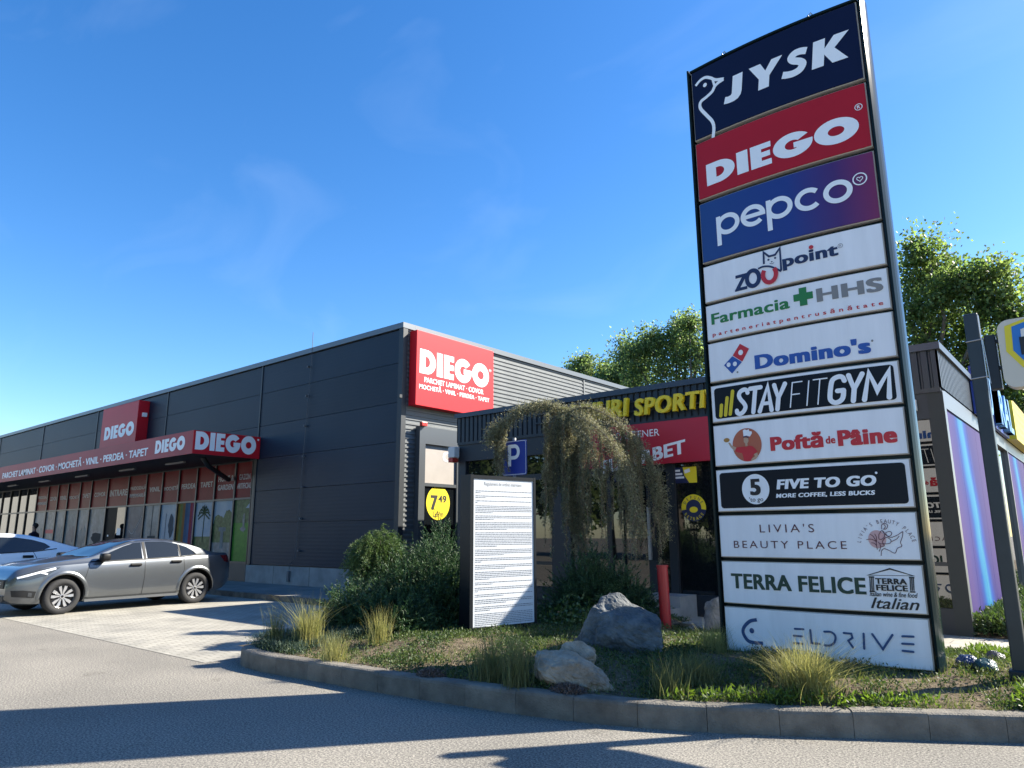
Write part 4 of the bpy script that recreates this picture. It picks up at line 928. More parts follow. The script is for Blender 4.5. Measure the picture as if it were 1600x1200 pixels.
a = Art(); TG = mat('print_grey', (.09, .10, .12), .6)
a.text('Regulament de ordine interioara', (.17, 2.045), (bl-.2, 2.105), bold=-.004)
rs = random.Random(5); v = 1.985; lines = [2, 2, 2, 5, 3, 5, 9, 4, 3, 3, 5, 2, 3, 2, 3, 3, 8]
for nl in lines:
    for i in range(nl):
        u = .035; end = bl-.03 if i < nl-1 else .05+rs.random()*.5*bl
        while u < end:
            wl = rs.uniform(.012, .05); w0 = a.w; h_ = .0065
            a.geo([(u, v, 0), (min(u+wl, end), v, 0), (min(u+wl, end), v+h_, 0), (u, v+h_, 0)], [(0, 1, 2, 3)]); a.w = w0; u += wl+.007
        v -= .0212
    v -= .020
mk('lettering', [bpt(x, y, .003+w)[:] for x, y, w in a.V], a.F, TG, sh)

# ================================================================== PARKING SIGN
ps = onY(802, 745, 9.55); pr_ = thing('parking_sign', (ps.x, 9.55, .2), 'blue and white parking sign on a grey pole behind the notice board', 'sign')
p0, p1 = XZ(onY(783.5, 744, 9.5)), XZ(onY(821.5, 686, 9.5))
MB().tube([(ps.x+.02, 9.56, 0.1), (ps.x+.02, 9.56, p1[1]+.05)], .03, 10).build('pole', STEEL, pr_, smooth=True)
a = Art(); a.loops([rrect(p0[0], p0[1], p1[0], p1[1], .04)], depth=.012); pl = a.build('sign_plate', mat('sign_blue', (.008, .03, .26), .35), pr_, planeY(9.52, 0))
a = Art(); m_ = .012; xx = (p0[0]+m_, p0[1]+m_, p1[0]-m_, p1[1]-m_); a.loops([rrect(*xx, .032), rrect(xx[0]+.008, xx[1]+.008, xx[2]-.008, xx[3]-.008, .027)])
H_ = p1[1]-p0[1]; W_ = p1[0]-p0[0]; a.stroke([(p0[0]+W_*.31, p0[1]+H_*.26), (p0[0]+W_*.31, p0[1]+H_*.885)], .072)
a.stroke([(p0[0]+W_*.31, p0[1]+H_*.835)]+[(p0[0]+W_*.52+.085*sin(t), p0[1]+H_*.67+H_*.165*cos(t)) for t in np.linspace(0, pi, 12)]+[(p0[0]+W_*.31, p0[1]+H_*.505)], .062)
a.build('lettering', LETW, pl, planeY(9.52, .003))
# ================================================================== SIGN POST WITH SHIELD SIGN
LPX = -.785; LPY = 7.45
lp = thing('sign_post', (LPX, LPY, .15), 'dark square steel post carrying a cream shield sign at the right edge', 'sign post')
MB().box(LPX-.055, LPX+.055, LPY-.055, LPY+.055, .05, 3.38, bev=.012).build('post', mat('post_paint', (.03, .037, .042), .4, .2, var=.15), lp)
MB().box(LPX-.08, LPX+.08, LPY-.08, LPY+.08, .12, .34, bev=.01).build('base_sleeve', TRIM, lp)
br = MB(); br.box(LPX+.075, LPX+.16, LPY-.04, LPY+.06, 2.67, 3.16, bev=.008)
for z in (2.86, 3.10): br.box(LPX+.16, LPX+.24, LPY-.02, LPY+.02, z-.014, z+.014)
br.build('bracket', TRIM, lp)
wr = MB()
for z in (2.78, 3.12): wr.tube([(LPX-.06, LPY-.062, z), (LPX+.08, LPY-.062, z+.01)], .006, 6)
wr.tube([(LPX+.07, LPY-.07, 3.12), (LPX+.085, LPY-.07, 2.72)], .004, 5); wr.build('strap', STEEL, lp)
BXL = LPX+.185; bw_, bz0, bz1 = 1.0, 2.66, 3.26
a = Art(); a.loops([rrect(BXL, bz0, BXL+bw_, bz1, .09, 8)], depth=.16)
a.build('sign_box', mat('sign_cream', (.62, .56, .45), .4), lp, planeY(LPY-.09, 0))
a = Art(); a.w = .003
shp = lambda k, dx: [(BXL+.475+k*x+dx, 2.98+k*y) for x, y in [(-.36, .20), (-.18, .25), (0, .22), (.18, .25), (.36, .20), (.37, .0), (.28, -.14), (.14, -.2), (0, -.25), (-.14, -.2), (-.28, -.14), (-.37, 0)]]
a.loops([shp(1.12, -.015)]); a.build('shield', YEL, lp, planeY(LPY-.09, 0)); a = Art(); a.w = .006; a.loops([shp(1.05, .01)]); a.build('shield', mat('shield_blue', (.02, .17, .50), .4), lp, planeY(LPY-.09, 0))
a = Art(); a.w = .009; a.loops([shp(.88, .01)]); a.build('shield', mat('shield_white', (.68, .66, .60), .4), lp, planeY(LPY-.09, 0))
a = Art(); a.w = .012; a.text('BCR', (BXL+.15, 2.93), (BXL+.80, 3.09), bold=.07); a.build('lettering', BLACK, lp, planeY(LPY-.09, 0))
# red pole
rp = gnd(1041, 978, .25)
p = MB(); p.tube([(rp.x, rp.y, .1), (rp.x-.02, rp.y, 1.0)], .072, 14); p.tube([(rp.x-.02, rp.y, 1.0), (rp.x-.02, rp.y, 1.03)], .08, 14); 
tag(p.build('red_hydrant', mat('hydrant_red', (.32, .010, .015), .4), smooth=False), 'slim red standpipe under the hanging branches of the weeping tree', 'standpipe')
# black bar leaning at the purple wall
pA = onX(1522, 946, -1.86); pB = gnd(1559, 984, .16)
t = thing('leaning_bar', (pA.x, pA.y, .16), 'black bar with blue cap leaning against the purple printed wall', 'bar')
MB().tube([pA, pB], .022, 8).build('bar', BLACK, t); MB().tube([pA+Vector((.0, -.02, .03)), pA.lerp(pB, .14)], .034, 8).build('cap', BLUEB, t)
# ================================================================== CARS
def interp(tab, x):
    tab = sorted(tab); return float(np.interp(x, [t[0] for t in tab], [t[1] for t in tab]))
def smoothtab(tab, x, h=.05): return sum(interp(tab, x+d*h) for d in (-2, -1, 0, 1, 2))/5
class CarShape:
    def __init__(s, top, wid, bot, belt): s.top, s.wid, s.bot, s.belt = top, wid, bot, belt
    def sec(s, x):
        zt = smoothtab(s.top, x, .03); W = smoothtab(s.wid, x, .03); z0 = smoothtab(s.bot, x, .02); zb = smoothtab(s.belt, x)
        zs = min(zb, zt-.06); h = zt-zs
        P = [(0, z0), (W*.80, z0), (W*.93, z0+.03), (W*.965, z0+.10), (W*.985, z0+(zs-z0)*.30), (W, z0+(zs-z0)*.52), (W*.992, z0+(zs-z0)*.75), (W*.975, z0+(zs-z0)*.92), (W*.955, zs),
             (W*.935, zs+.10*h), (W*.93-.22*h, zs+.5*h), (W*.92-.40*h, zs+.86*h), (W*.90-.47*h-.02, zs+.93*h), (W*.80-.52*h, zs+.975*h), (W*.4, zt-.004), (0, zt)]
        return P
    def y_at(s, x, z):
        P = s.sec(x)[3:13]; return float(np.interp(z, [p[1] for p in P], [p[0] for p in P]))
    def z_at(s, x, y):
        P = s.sec(x)[8:][::-1]; return float(np.interp(abs(y), [p[0] for p in P], [p[1] for p in P]))
    def body(s, x0, x1, n=90):
        xs = np.linspace(x0, x1, n); V = []; Fc = []; K = None
        for x in xs:
            P = s.sec(x); ring = [(x, y, z) for y, z in P]+[(x, -y, z) for y, z in P[-2:0:-1]]; K = len(ring); V += ring
        for i in range(n-1):
            for k in range(K): Fc.append((i*K+k, i*K+(k+1) % K, (i+1)*K+(k+1) % K, (i+1)*K+k))
        Fc += [tuple(range(K))[::-1], tuple((n-1)*K+k for k in range(K))]
        return V, Fc
def side_patch(sh, poly, off=.004, sgn=1, cuts=3):
    bm = bmesh.new(); vs = [bm.verts.new((x, 0, z)) for x, z in poly]; bm.faces.new(vs); bmesh.ops.triangulate(bm, faces=bm.faces[:])
    bmesh.ops.subdivide_edges(bm, edges=bm.edges[:], cuts=cuts, use_grid_fill=True)
    for v in bm.verts: v.co.y = sgn*(sh.y_at(v.co.x, v.co.z)+off)
    bmesh.ops.recalc_face_normals(bm, faces=bm.faces[:])
    V = [v.co[:] for v in bm.verts]; bm.verts.index_update(); Fc = [tuple(v.index for v in f.verts) for f in bm.faces]; bm.free(); return V, Fc
def side_line(sh, pts, w, off=.005, sgn=1):
    P = []
    for (a, b) in zip(pts[:-1], pts[1:]):
        n = max(2, int(math.dist(a, b)/.05)); P += [(a[0]+(b[0]-a[0])*k/n, a[1]+(b[1]-a[1])*k/n) for k in range(n)]
    P.append(pts[-1]); V = []; Fc = []
    for i, p in enumerate(P):
        a = P[max(i-1, 0)]; b = P[min(i+1, len(P)-1)]; d = Vector((b[0]-a[0], b[1]-a[1])).normalized(); nx, nz = -d.y*w/2, d.x*w/2
        for q in ((p[0]+nx, p[1]+nz), (p[0]-nx, p[1]-nz)): V.append((q[0], sgn*(sh.y_at(q[0], q[1])+off), q[1]))
    for i in range(len(P)-1): Fc.append((2*i, 2*i+1, 2*i+3, 2*i+2))
    return V, Fc
def top_patch(sh, x0, x1, wf, off=.006, n=14, m=14, bow_=.0):
    V = []; Fc = []
    for i in range(n+1):
        for j in range(m+1):
            t = j/m*2-1; x = x0+(x1-x0)*i/n+bow_*(1-t*t); w = wf(x0+(x1-x0)*i/n); V.append((x, t*w, sh.z_at(x, t*w)+off))
    for i in range(n):
        for j in range(m): a = i*(m+1)+j; Fc.append((a, a+1, a+m+2, a+m+1))
    return V, Fc
TYRE = mat('tyre_rubber', (.02, .02, .021), .8, bump=.2); RIMS = mat('machined_alloy', (.62, .62, .63), .28, .8); RIMD = mat('gloss_black_alloy', (.012, .012, .013), .25)
CGL = mat('car_glass', (.010, .013, .015), .03, spec=.5, ior=1.6); PLAS = mat('black_plastic', (.008, .008, .009), .5, spec=.25)
def wheel(parent, x, y, sgn, r=.325):
    wt = MB(); w = .105
    wt.lathe([(r*.62, -w*.9), (r*.80, -w), (r*.95, -w*.95), (r*1.0, -w*.7), (r*1.0, w*.7), (r*.95, w*.95), (r*.80, w), (r*.66, w*.92), (r*.65, w*.5), (.02, w*.45)], 'y', (0, 0, 0), 36)
    o = wt.build('wheel', TYRE, parent, world=False, smooth=True); o.location = (x, y, r); o.rotation_euler = (0, 0, 0 if sgn > 0 else pi)
    rm = MB(); rm.lathe([(r*.66, w*.92), (r*.645, w*.97), (r*.61, w*.92), (r*.60, w*.62), (0.02, w*.60)], 'y', (0, 0, 0), 36)
    rim = rm.build('rim', RIMD, o, world=False)
    sp = MB(); wo = w*.90
    for k in range(5):
        a0 = 2*pi*k/5+.3
        def pt(rr, da, yy): return (rr*cos(a0+da), yy, rr*sin(a0+da))
        for s_ in (-1, 1):   # split spokes, wide at the rim
            V = [pt(r*.10, s_*.10, wo*.92), pt(r*.26, s_*.07, wo*.95), pt(r*.40, s_*.10, wo), pt(r*.60, s_*.14, wo), pt(r*.60, s_*.40, wo), pt(r*.44, s_*.46, wo), pt(r*.28, s_*.42, wo*.95), pt(r*.12, s_*.5, wo*.92)]
            V2 = [(a, b-.02, c) for a, b, c in V]; n = 8; sp.add(V+V2, [tuple(range(n))]+[(i, (i+1) % n, n+(i+1) % n, n+i) for i in range(n)])
    sp.lathe([(r*.13, wo*.8), (r*.13, wo*1.0), (0.005, wo*1.02)], 'y', (0, 0, 0), 16)
    sp.build('spokes', RIMS, rim, world=False)
    MB().lathe([(r*.075, wo*1.02), (r*.07, wo*1.06), (.003, wo*1.06)], 'y', (0, 0, 0), 16).build('hub_cap', RIMD, rim, world=False)
    return o
def build_car(name, label, loc, rz, sh, x0, x1, ax_f, ax_r, paint, wins, wsx, rgx, style, wr=.325):
    t = thing(name, loc, label, 'car', None, rz)
    V, Fc = sh.body(x0, x1); bmo = mk('body', V, Fc, paint, t, world=False, smooth=True)
    cut = MB()
    for ax in (ax_f, ax_r): cut.tube([(ax, -1.2, wr+.02), (ax, 1.2, wr+.02)], wr+.055, 40)
    co = cut.build('cutter', PLAS)
    for q in (co, bmo):
        bm = bmesh.new(); bm.from_mesh(q.data); bmesh.ops.remove_doubles(bm, verts=bm.verts[:], dist=1e-5); bmesh.ops.recalc_face_normals(bm, faces=bm.faces[:]); bm.to_mesh(q.data); bm.free()
    mod = bmo.modifiers.new('b', 'BOOLEAN'); mod.object = co; mod.operation = 'DIFFERENCE'; mod.solver = 'EXACT'
    tmp = bmo.copy(); tmp.parent = None; tmp.matrix_world = Matrix(); C.objects.link(tmp); bpy.context.view_layer.update()
    me = bpy.data.meshes.new_from_object(tmp.evaluated_get(bpy.context.evaluated_depsgraph_get())); bpy.data.objects.remove(tmp)
    bmo.modifiers.clear(); old = bmo.data; bmo.data = me; bpy.data.meshes.remove(old); bpy.data.objects.remove(co)
    # keep shading crisp at sharp angles
    for p in me.polygons: p.use_smooth = True
    me.set_sharp_from_angle(angle=radians(38)) if hasattr(me, 'set_sharp_from_angle') else None
    inn = MB(); Wm = .62
    inn.box(x0+.5, x1-.5, -Wm, Wm, .24, .75); inn.build('underbody', BLACK, t, world=False)
    for ax in (ax_f, ax_r):
        for s_ in (1, -1):
            lin = MB(); V = []; Fc = []; n = 24
            for k in range(n+1):
                a_ = -0.15+(pi+.3)*k/n
                for yy in (.60, .90): V.append((ax+(wr+.052)*cos(a_), s_*yy, wr+.02+(wr+.052)*sin(a_)))
            for k in range(n): Fc.append((2*k, 2*k+1, 2*k+3, 2*k+2))
            lin.add(V, Fc).build('arch_liner', BLACK, t, world=False)
            # arch lip
            V = []; Fc = []
            for k in range(n+1):
                a_ = -.12+(pi+.24)*k/n; c_, s2_ = cos(a_), sin(a_)
                for rr, off in ((wr+.054, .000), (wr+.058, .020), (wr+.092, .020), (wr+.125, .002)):
                    X, Z = ax+rr*c_, wr+.02+rr*s2_; Z = max(Z, .17); V.append((X, s_*(sh.y_at(X, Z)+off), Z))
            for k in range(n):
                for j in range(3): Fc.append((4*k+j, 4*k+j+1, 4*k+j+5, 4*k+j+4))
            mk('arch_lip', V, Fc, style.get('lip', paint), t, world=False, smooth=True)
            wheel(t, ax, s_*(sh.y_at(ax, .5)-.135), s_, wr)
    for s_ in (1, -1):
        for w in wins: mk('side_window', *side_patch(sh, w, .005, s_), CGL, t, world=False, smooth=True)
        fr = MB()
        for ln, wd in style['trim']: fr.add(*side_line(sh, ln, wd, .007, s_))
        fr.build('window_trim', style.get('trimmat', PLAS), t, world=False)
        sm = MB()
        for ln in style['seams']: sm.add(*side_line(sh, ln, .010, .0035, s_))
        sm.build('door_seam', BLACK, t, world=False)
        sl = MB(); sl.add(*side_line(sh, style['sill'], .05, .012, s_)); sl.build('sill_trim', style.get('sillmat', paint), t, world=False)
        for hx, hz in style['handles']:
            y = sh.y_at(hx, hz); MB().box(hx-.11, hx+.11, s_*(y+.002), s_*(y+.038), hz-.018, hz+.018, bev=.008).build('door_handle', style.get('hmat', PLAS), t, world=False)
            mk('handle_recess', *side_patch(sh, [(hx-.12, hz-.035), (hx+.10, hz-.035), (hx+.11, hz+.03), (hx-.11, hz+.03)], .002, s_, 1), BLACK, t, world=False)
        mx_, mz = style['mirror']; y = sh.y_at(mx_, mz)
        mi = MB(); mi.box(mx_-.07, mx_+.10, s_*(y+.06), s_*(y+.23), mz-.03, mz+.11, bev=.035); mi.box(mx_-.02, mx_+.05, s_*(y-.02), s_*(y+.09), mz-.05, mz+.0, bev=.01); mi.build('wing_mirror', PLAS, t, world=False, smooth=True)
    mk('windscreen', *top_patch(sh, wsx[0], wsx[1], lambda x: sh.sec(x)[12][0]-.03, bow_=style.get('wsb', .05)), CGL, t, world=False, smooth=True)
    mk('rear_window', *top_patch(sh, rgx[0], rgx[1], lambda x: sh.sec(x)[12][0]-.05, bow_=-.04), CGL, t, world=False, smooth=True)
    return t
logan = CarShape(
    top=[(2.20, .60), (2.14, .78), (2.02, .86), (1.7, .94), (1.3, 1.0), (1.0, 1.04), (.86, 1.06), (.45, 1.26), (.10, 1.40), (-.15, 1.455), (-.45, 1.47), (-.8, 1.44), (-1.1, 1.37), (-1.4, 1.25), (-1.62, 1.135), (-1.8, 1.095), (-2.1, 1.085), (-2.2, 1.06), (-2.23, .80)],
    wid=[(2.21, .60), (2.15, .72), (2.0, .82), (1.75, .885), (1.4, .915), (.8, .92), (-1.2, .92), (-1.7, .90), (-2.0, .84), (-2.15, .76), (-2.22, .68)],
    bot=[(2.21, .30), (2.1, .22), (1.8, .19), (-1.7, .20), (-2.0, .25), (-2.22, .38)],
    belt=[(2.2, .72), (1.6, .88), (.9, .925), (0, .945), (-1.0, .985), (-1.6, 1.03), (-2.2, 1.03)])
SQ = lambda L: [(x, z if z < .9 else .9+(z-.9)*.86) for x, z in L]
logan.top = SQ(logan.top); logan.belt = SQ(logan.belt)
PGREY = mat('car_paint_grey', (.13, .14, .15), .30, .65, coat=.8, spec=.5, var=.02, vscale=2)
f1 = [(.80, .965), (.30, .975), (-.12, .985), (-.13, 1.365), (.02, 1.35), (.22, 1.28), (.50, 1.15)]
r1 = [(-.22, .99), (-.90, 1.02), (-.91, 1.32), (-.60, 1.38), (-.23, 1.38)]
q1_ = [(-.95, 1.025), (-1.30, 1.06), (-1.24, 1.14), (-1.10, 1.24), (-.95, 1.30)]
st1 = dict(trim=[([(.88, .955), (.3, .965), (-.3, .98), (-1.0, 1.01), (-1.42, 1.06)], .022), ([(-.175, .98), (-.18, 1.375)], .05), ([(-.93, 1.02), (-.93, 1.31)], .03)],
    seams=[[(.90, .92), (.98, .62), (.96, .28)], [(-.17, .96), (-.17, .6), (-.15, .27)], [(-1.00, 1.0), (-1.02, .72), (-.96, .60)], [(.96, .27), (-.9, .27)], [(.85, .97), (.93, .90)], [(.42, 1.26), (.05, 1.39), (-.4, 1.42), (-.8, 1.385), (-1.1, 1.30), (-1.35, 1.18)]],
    sill=[(.94, .225), (-.92, .225)], handles=[(.02, .86), (-.83, .90)], mirror=(.66, .99), sillmat=mat('sill_paint', (.16, .165, .17), .35, .5))
f1, r1, q1_ = SQ(f1), SQ(r1), SQ(q1_); st1['trim'] = [(SQ(l), w) for l, w in st1['trim']]; st1['seams'] = [SQ(l) for l in st1['seams']]
CX, CYM = -16.40, 6.55
car = build_car('parked_car', 'metallic grey four door saloon parked on the pale pavers in front of the red canopy', (CX, CYM, .005), -pi/2+radians(3.5), logan, -2.22, 2.20, 1.325, -1.325, PGREY, [f1, r1, q1_], (.84, .04), (-1.08, -1.56), st1)
LAMP = mat('headlamp', (.05, .055, .06), .12, .0, spec=.6); LAMPW = mat('daytime_lamp', (.8, .82, .85), .25)
for s_ in (1, -1):
    mk('headlight', *side_patch(logan, [(1.42, .86), (1.75, .845), (2.08, .73), (2.12, .67), (1.9, .655), (1.62, .73)], .008, s_, 4), LAMP, car, world=False, smooth=True)
    mk('daytime_light', *side_line(logan, [(1.50, .845), (1.75, .785), (2.08, .69)], .035, .014, s_), LAMPW, car, world=False)
    mk('daytime_light', *side_line(logan, [(1.75, .785), (1.63, .745)], .03, .013, s_), LAMPW, car, world=False)
    mk('fog_recess', *side_patch(logan, [(1.78, .44), (1.98, .47), (2.14, .47), (2.12, .36), (1.80, .33)], .006, s_, 3), BLACK, car, world=False, smooth=True)
    mk('fog_lamp', *side_patch(logan, [(1.84, .42), (1.90, .43), (1.90, .36), (1.84, .35)], .012, s_, 1), LAMP, car, world=False)
    mk('tail_light', *side_patch(logan, [(-1.88, 1.0), (-2.16, 1.0), (-2.16, .84), (-2.0, .86)], .008, s_, 3), mat('tail_lamp', (.10, .008, .01), .15, spec=.7), car, world=False, smooth=True)
# front grille and plate sit on the nose
def nose(z): return 2.205
gr = MB(); gr.box(2.185, 2.222, -.58, .58, .50, .66, bev=.01); g_ = gr.build('grille', BLACK, car, world=False)
ch = MB()
for i in range(9): ch.box(2.222, 2.228, -.52+.12*i, -.46+.12*i, .60, .612); ch.box(2.222, 2.228, -.52+.12*i, -.46+.12*i, .57, .582)
ch.build('grille_bars', STEEL, g_, world=False)
a = Art(); a.stroke([(-.14, .64), (-.06, .59), (-.14, .55)], .022); a.stroke([(.14, .64), (.06, .59), (.14, .55)], .022)
mk('emblem', [(2.236+w, u, v) for u, v, w in a.V], a.F, LAMPW, g_, world=False)
MB().box(2.19, 2.212, -.60, .60, .27, .38, bev=.008).build('lower_grille', BLACK, car, world=False)
plt = MB().box(2.222, 2.240, -.26, .26, .395, .505, bev=.003).build('number_plate', LETW, car, world=False)
a = Art(); a.text('B 71 DXB', (-.20, .42), (.24, .485), bold=.02); mk('lettering', [(2.243+w, u, v) for u, v, w in a.V], a.F, BLACK, plt, world=False)
# the white fastback behind it
coupe = CarShape(
    top=[(2.25, .62), (2.15, .82), (2.0, .92), (1.6, 1.0), (1.2, 1.06), (.95, 1.10), (.5, 1.31), (.15, 1.44), (-.2, 1.50), (-.5, 1.51), (-.9, 1.47), (-1.4, 1.34), (-1.8, 1.20), (-2.1, 1.13), (-2.26, 1.09), (-2.33, .8)],
    wid=[(2.25, .62), (2.15, .74), (2.0, .83), (1.7, .89), (1.3, .91), (-1.4, .91), (-1.9, .88), (-2.2, .78), (-2.33, .68)],
    bot=[(2.25, .34), (2.1, .26), (1.8, .24), (-1.8, .24), (-2.1, .30), (-2.33, .42)],
    belt=[(2.2, .8), (1.5, .95), (.9, 1.0), (0, 1.02), (-1.0, 1.06), (-1.6, 1.10), (-2.3, 1.08)])
PWH = mat('car_paint_white', (.75, .76, .78), .35, coat=.5)
wA = [(.82, 1.045), (-.12, 1.055), (-.14, 1.41), (.10, 1.38), (.50, 1.21)]; wB = [(-.24, 1.06), (-.85, 1.08), (-1.18, 1.12), (-1.32, 1.18), (-1.2, 1.27), (-.95, 1.35), (-.6, 1.41), (-.25, 1.42)]
st2 = dict(trim=[([(-.19, 1.05), (-.19, 1.42)], .08), ([(.86, 1.035), (-.2, 1.05), (-1.0, 1.085), (-1.45, 1.14)], .02)],
    seams=[[(.92, 1.0), (1.0, .7), (.95, .34)], [(-.18, 1.04), (-.18, .34)], [(-.95, 1.08), (-1.1, .8)]], sill=[(.9, .30), (-.95, .30)], handles=[(.02, .93), (-.85, .97)], mirror=(.68, 1.06), sillmat=PLAS, lip=PLAS)
wc = build_car('parked_car', 'white fastback car partly hidden behind the grey saloon at the left edge', (-20.6, 5.06, .005), -pi/2, coupe, -2.33, 2.25, 1.36, -1.36, PWH, [wA, wB], (.92, .08), (-1.3, -1.95), st2, .34)
a = Art(); a.text('EX', (-.12, .60), (.22, .86), bold=0.0); a.text('express', (-.10, .52), (.2, .57)) if False else None
mk('lettering', [(-u+.1, coupe.y_at(-u+.1, v)+.006, v) for u, v, w in a.V], [f[::-1] for f in a.F], NAVY, wc, world=False)

# ================================================================== PERSON behind the white car
def person(loc, rz, label):
    t = thing('person', loc, label, 'person', None, rz)
    J = [((0, 0, .95), .16), ((0, 0, 1.15), .15), ((0, 0, 1.38), .17), ((0, 0, 1.48), .07), ((0, 0, 1.56), .065), ((0, .01, 1.68), .095), ((0, .01, 1.76), .075),
         ((.20, 0, 1.40), .065), ((.26, .02, 1.12), .05), ((.27, .12, .88), .04), ((-.20, 0, 1.40), .065), ((-.26, .02, 1.12), .05), ((-.27, .12, .88), .04),
         ((.10, 0, .88), .10), ((.12, .04, .48), .07), ((.12, -.03, .08), .05), ((.12, .13, .05), .04), ((-.10, 0, .88), .10), ((-.12, -.02, .48), .07), ((-.12, -.12, .08), .05), ((-.12, .04, .05), .04)]
    E = [(0, 1), (1, 2), (2, 3), (3, 4), (4, 5), (5, 6), (2, 7), (7, 8), (8, 9), (2, 10), (10, 11), (11, 12), (0, 13), (13, 14), (14, 15), (15, 16), (0, 17), (17, 18), (18, 19), (19, 20)]
    me = bpy.data.meshes.new('p'); me.from_pydata([j[0] for j in J], E, []); o = bpy.data.objects.new('p', me); C.objects.link(o)
    m = o.modifiers.new('s', 'SKIN'); m.use_smooth_shade = True; o.modifiers.new('u', 'SUBSURF').levels = 2
    for i, v in enumerate(me.skin_vertices[0].data): v.radius = (J[i][1], J[i][1]*.85); v.use_root = (i == 0)
    bpy.context.view_layer.update(); m2 = bpy.data.meshes.new_from_object(o.evaluated_get(bpy.context.evaluated_depsgraph_get())); bpy.data.objects.remove(o)
    b = bpy.data.objects.new('body', m2); C.objects.link(b); b.parent = t
    cloth, skin, tro = mat('dark_clothes', (.02, .015, .035), .8), mat('skin', (.35, .2, .14), .5), mat('trousers', (.03, .035, .05), .8)
    for q in (cloth, skin, tro): m2.materials.append(q)
    for p in m2.polygons: z = p.center.z; p.material_index = 1 if z > 1.5 or (abs(p.center.x) > .24 and z < .92) else (2 if z < .95 else 0); p.use_smooth = True
    h = MB(); bm = bmesh.new(); bmesh.ops.create_icosphere(bm, subdivisions=3, radius=.108)
    for v in bm.verts: v.co = Vector((v.co.x*.9, v.co.y*1.02-.015, v.co.z*1.0+1.715)); 
    bmesh.ops.delete(bm, geom=[v for v in bm.verts if v.co.z < 1.70 and v.co.y > -.02], context='VERTS'); h.bm(bm); h.build('hair', mat('dark_hair', (.012, .01, .01), .7), t, world=False, smooth=True)
    nz_ = MB(); nz_.tube([(0, .095, 1.68), (0, .12, 1.655)], [.012, .018], 6); nz_.build('nose', skin, t, world=False)
pp = onY(53, 836, 9.9)
person((pp.x, 9.9, .12), 2.2, 'dark haired person in dark clothes behind the roof of the white car')
# ================================================================== VEGETATION
def fastmesh(name, V, nper, m, parent=None):
    """V: (n*nper,3) points, every nper consecutive points one face"""
    V = np.asarray(V, dtype=np.float32).reshape(-1, 3)
    if parent is not None: V = V-np.array(wloc(parent), dtype=np.float32)
    n = len(V)//nper; me = bpy.data.meshes.new(name); me.vertices.add(len(V)); me.vertices.foreach_set('co', V.ravel())
    me.loops.add(n*nper); me.loops.foreach_set('vertex_index', np.arange(n*nper, dtype=np.int32)); me.polygons.add(n)
    me.polygons.foreach_set('loop_start', np.arange(0, n*nper, nper, dtype=np.int32)); me.polygons.foreach_set('loop_total', np.full(n, nper, dtype=np.int32))
    me.update(calc_edges=True); me.validate(); me.materials.append(m)
    o = bpy.data.objects.new(name, me); C.objects.link(o)
    if parent is not None: o.parent = parent
    return o
def unit(a): return a/np.maximum(1e-9, np.linalg.norm(a, axis=1, keepdims=True))
def blades(P, D, Ln, Wd):
    """thin triangles"""
    P = np.asarray(P, float); D = unit(np.asarray(D, float)); n = len(P); R = unit(np.cross(D, rng.normal(size=(n, 3))))
    Ln = np.broadcast_to(np.asarray(Ln, float).reshape(-1, 1), (n, 1)); Wd = np.broadcast_to(np.asarray(Wd, float).reshape(-1, 1), (n, 1))
    return np.stack([P-R*Wd/2, P+R*Wd/2, P+D*Ln], 1).reshape(-1, 3)
def leaves(P, D, Ln, Wd):
    """diamond leaves with a random roll"""
    P = np.asarray(P, float); D = unit(np.asarray(D, float)); n = len(P); R = unit(np.cross(D, rng.normal(size=(n, 3))))
    Ln = np.broadcast_to(np.asarray(Ln, float).reshape(-1, 1), (n, 1)); Wd = np.broadcast_to(np.asarray(Wd, float).reshape(-1, 1), (n, 1))
    return np.stack([P, P+D*Ln*.45+R*Wd/2, P+D*Ln, P+D*Ln*.45-R*Wd/2], 1).reshape(-1, 3)
GR1 = mat('grass_green', (.085, .115, .03), .6, island=.35, col2=(.15, .17, .05), vscale=14, trans=.4)
GR2 = mat('feather_grass', (.20, .21, .07), .6, island=.35, col2=(.34, .31, .13), vscale=9, trans=.45)
GR3 = mat('feather_grass_olive', (.10, .12, .045), .6, island=.35, col2=(.17, .17, .07), vscale=9, trans=.4)
JUN = mat('juniper_needles', (.016, .042, .018), .6, island=.55, col2=(.07, .13, .045), vscale=4, trans=.2)
CED = mat('cedar_needles', (.12, .115, .055), .65, island=.45, col2=(.30, .29, .17), vscale=11, trans=.25)
CEDB = mat('cedar_twigs_dry', (.15, .11, .07), .8, island=.3)
BARK = mat('bark', (.10, .08, .062), .95, col2=(.20, .17, .14), vscale=26, bump=.8, bscale=50)
LF1 = mat('plane_leaves', (.075, .125, .035), .5, island=.55, col2=(.20, .25, .085), vscale=.9, trans=.6)
LF2 = mat('poplar_leaves', (.085, .135, .045), .5, island=.5, col2=(.21, .26, .10), vscale=1.2, trans=.6)
GC = mat('ground_cover_leaves', (.025, .055, .014), .6, island=.5, col2=(.085, .115, .032), vscale=2.5, trans=.3)
DRY = mat('dry_litter', (.22, .18, .11), .9, island=.5)
SED = mat('sedum', (.11, .07, .055), .7, island=.4, col2=(.16, .12, .10), vscale=12)
LAV = mat('blue_green_cover', (.06, .095, .06), .65, island=.4, trans=.2)

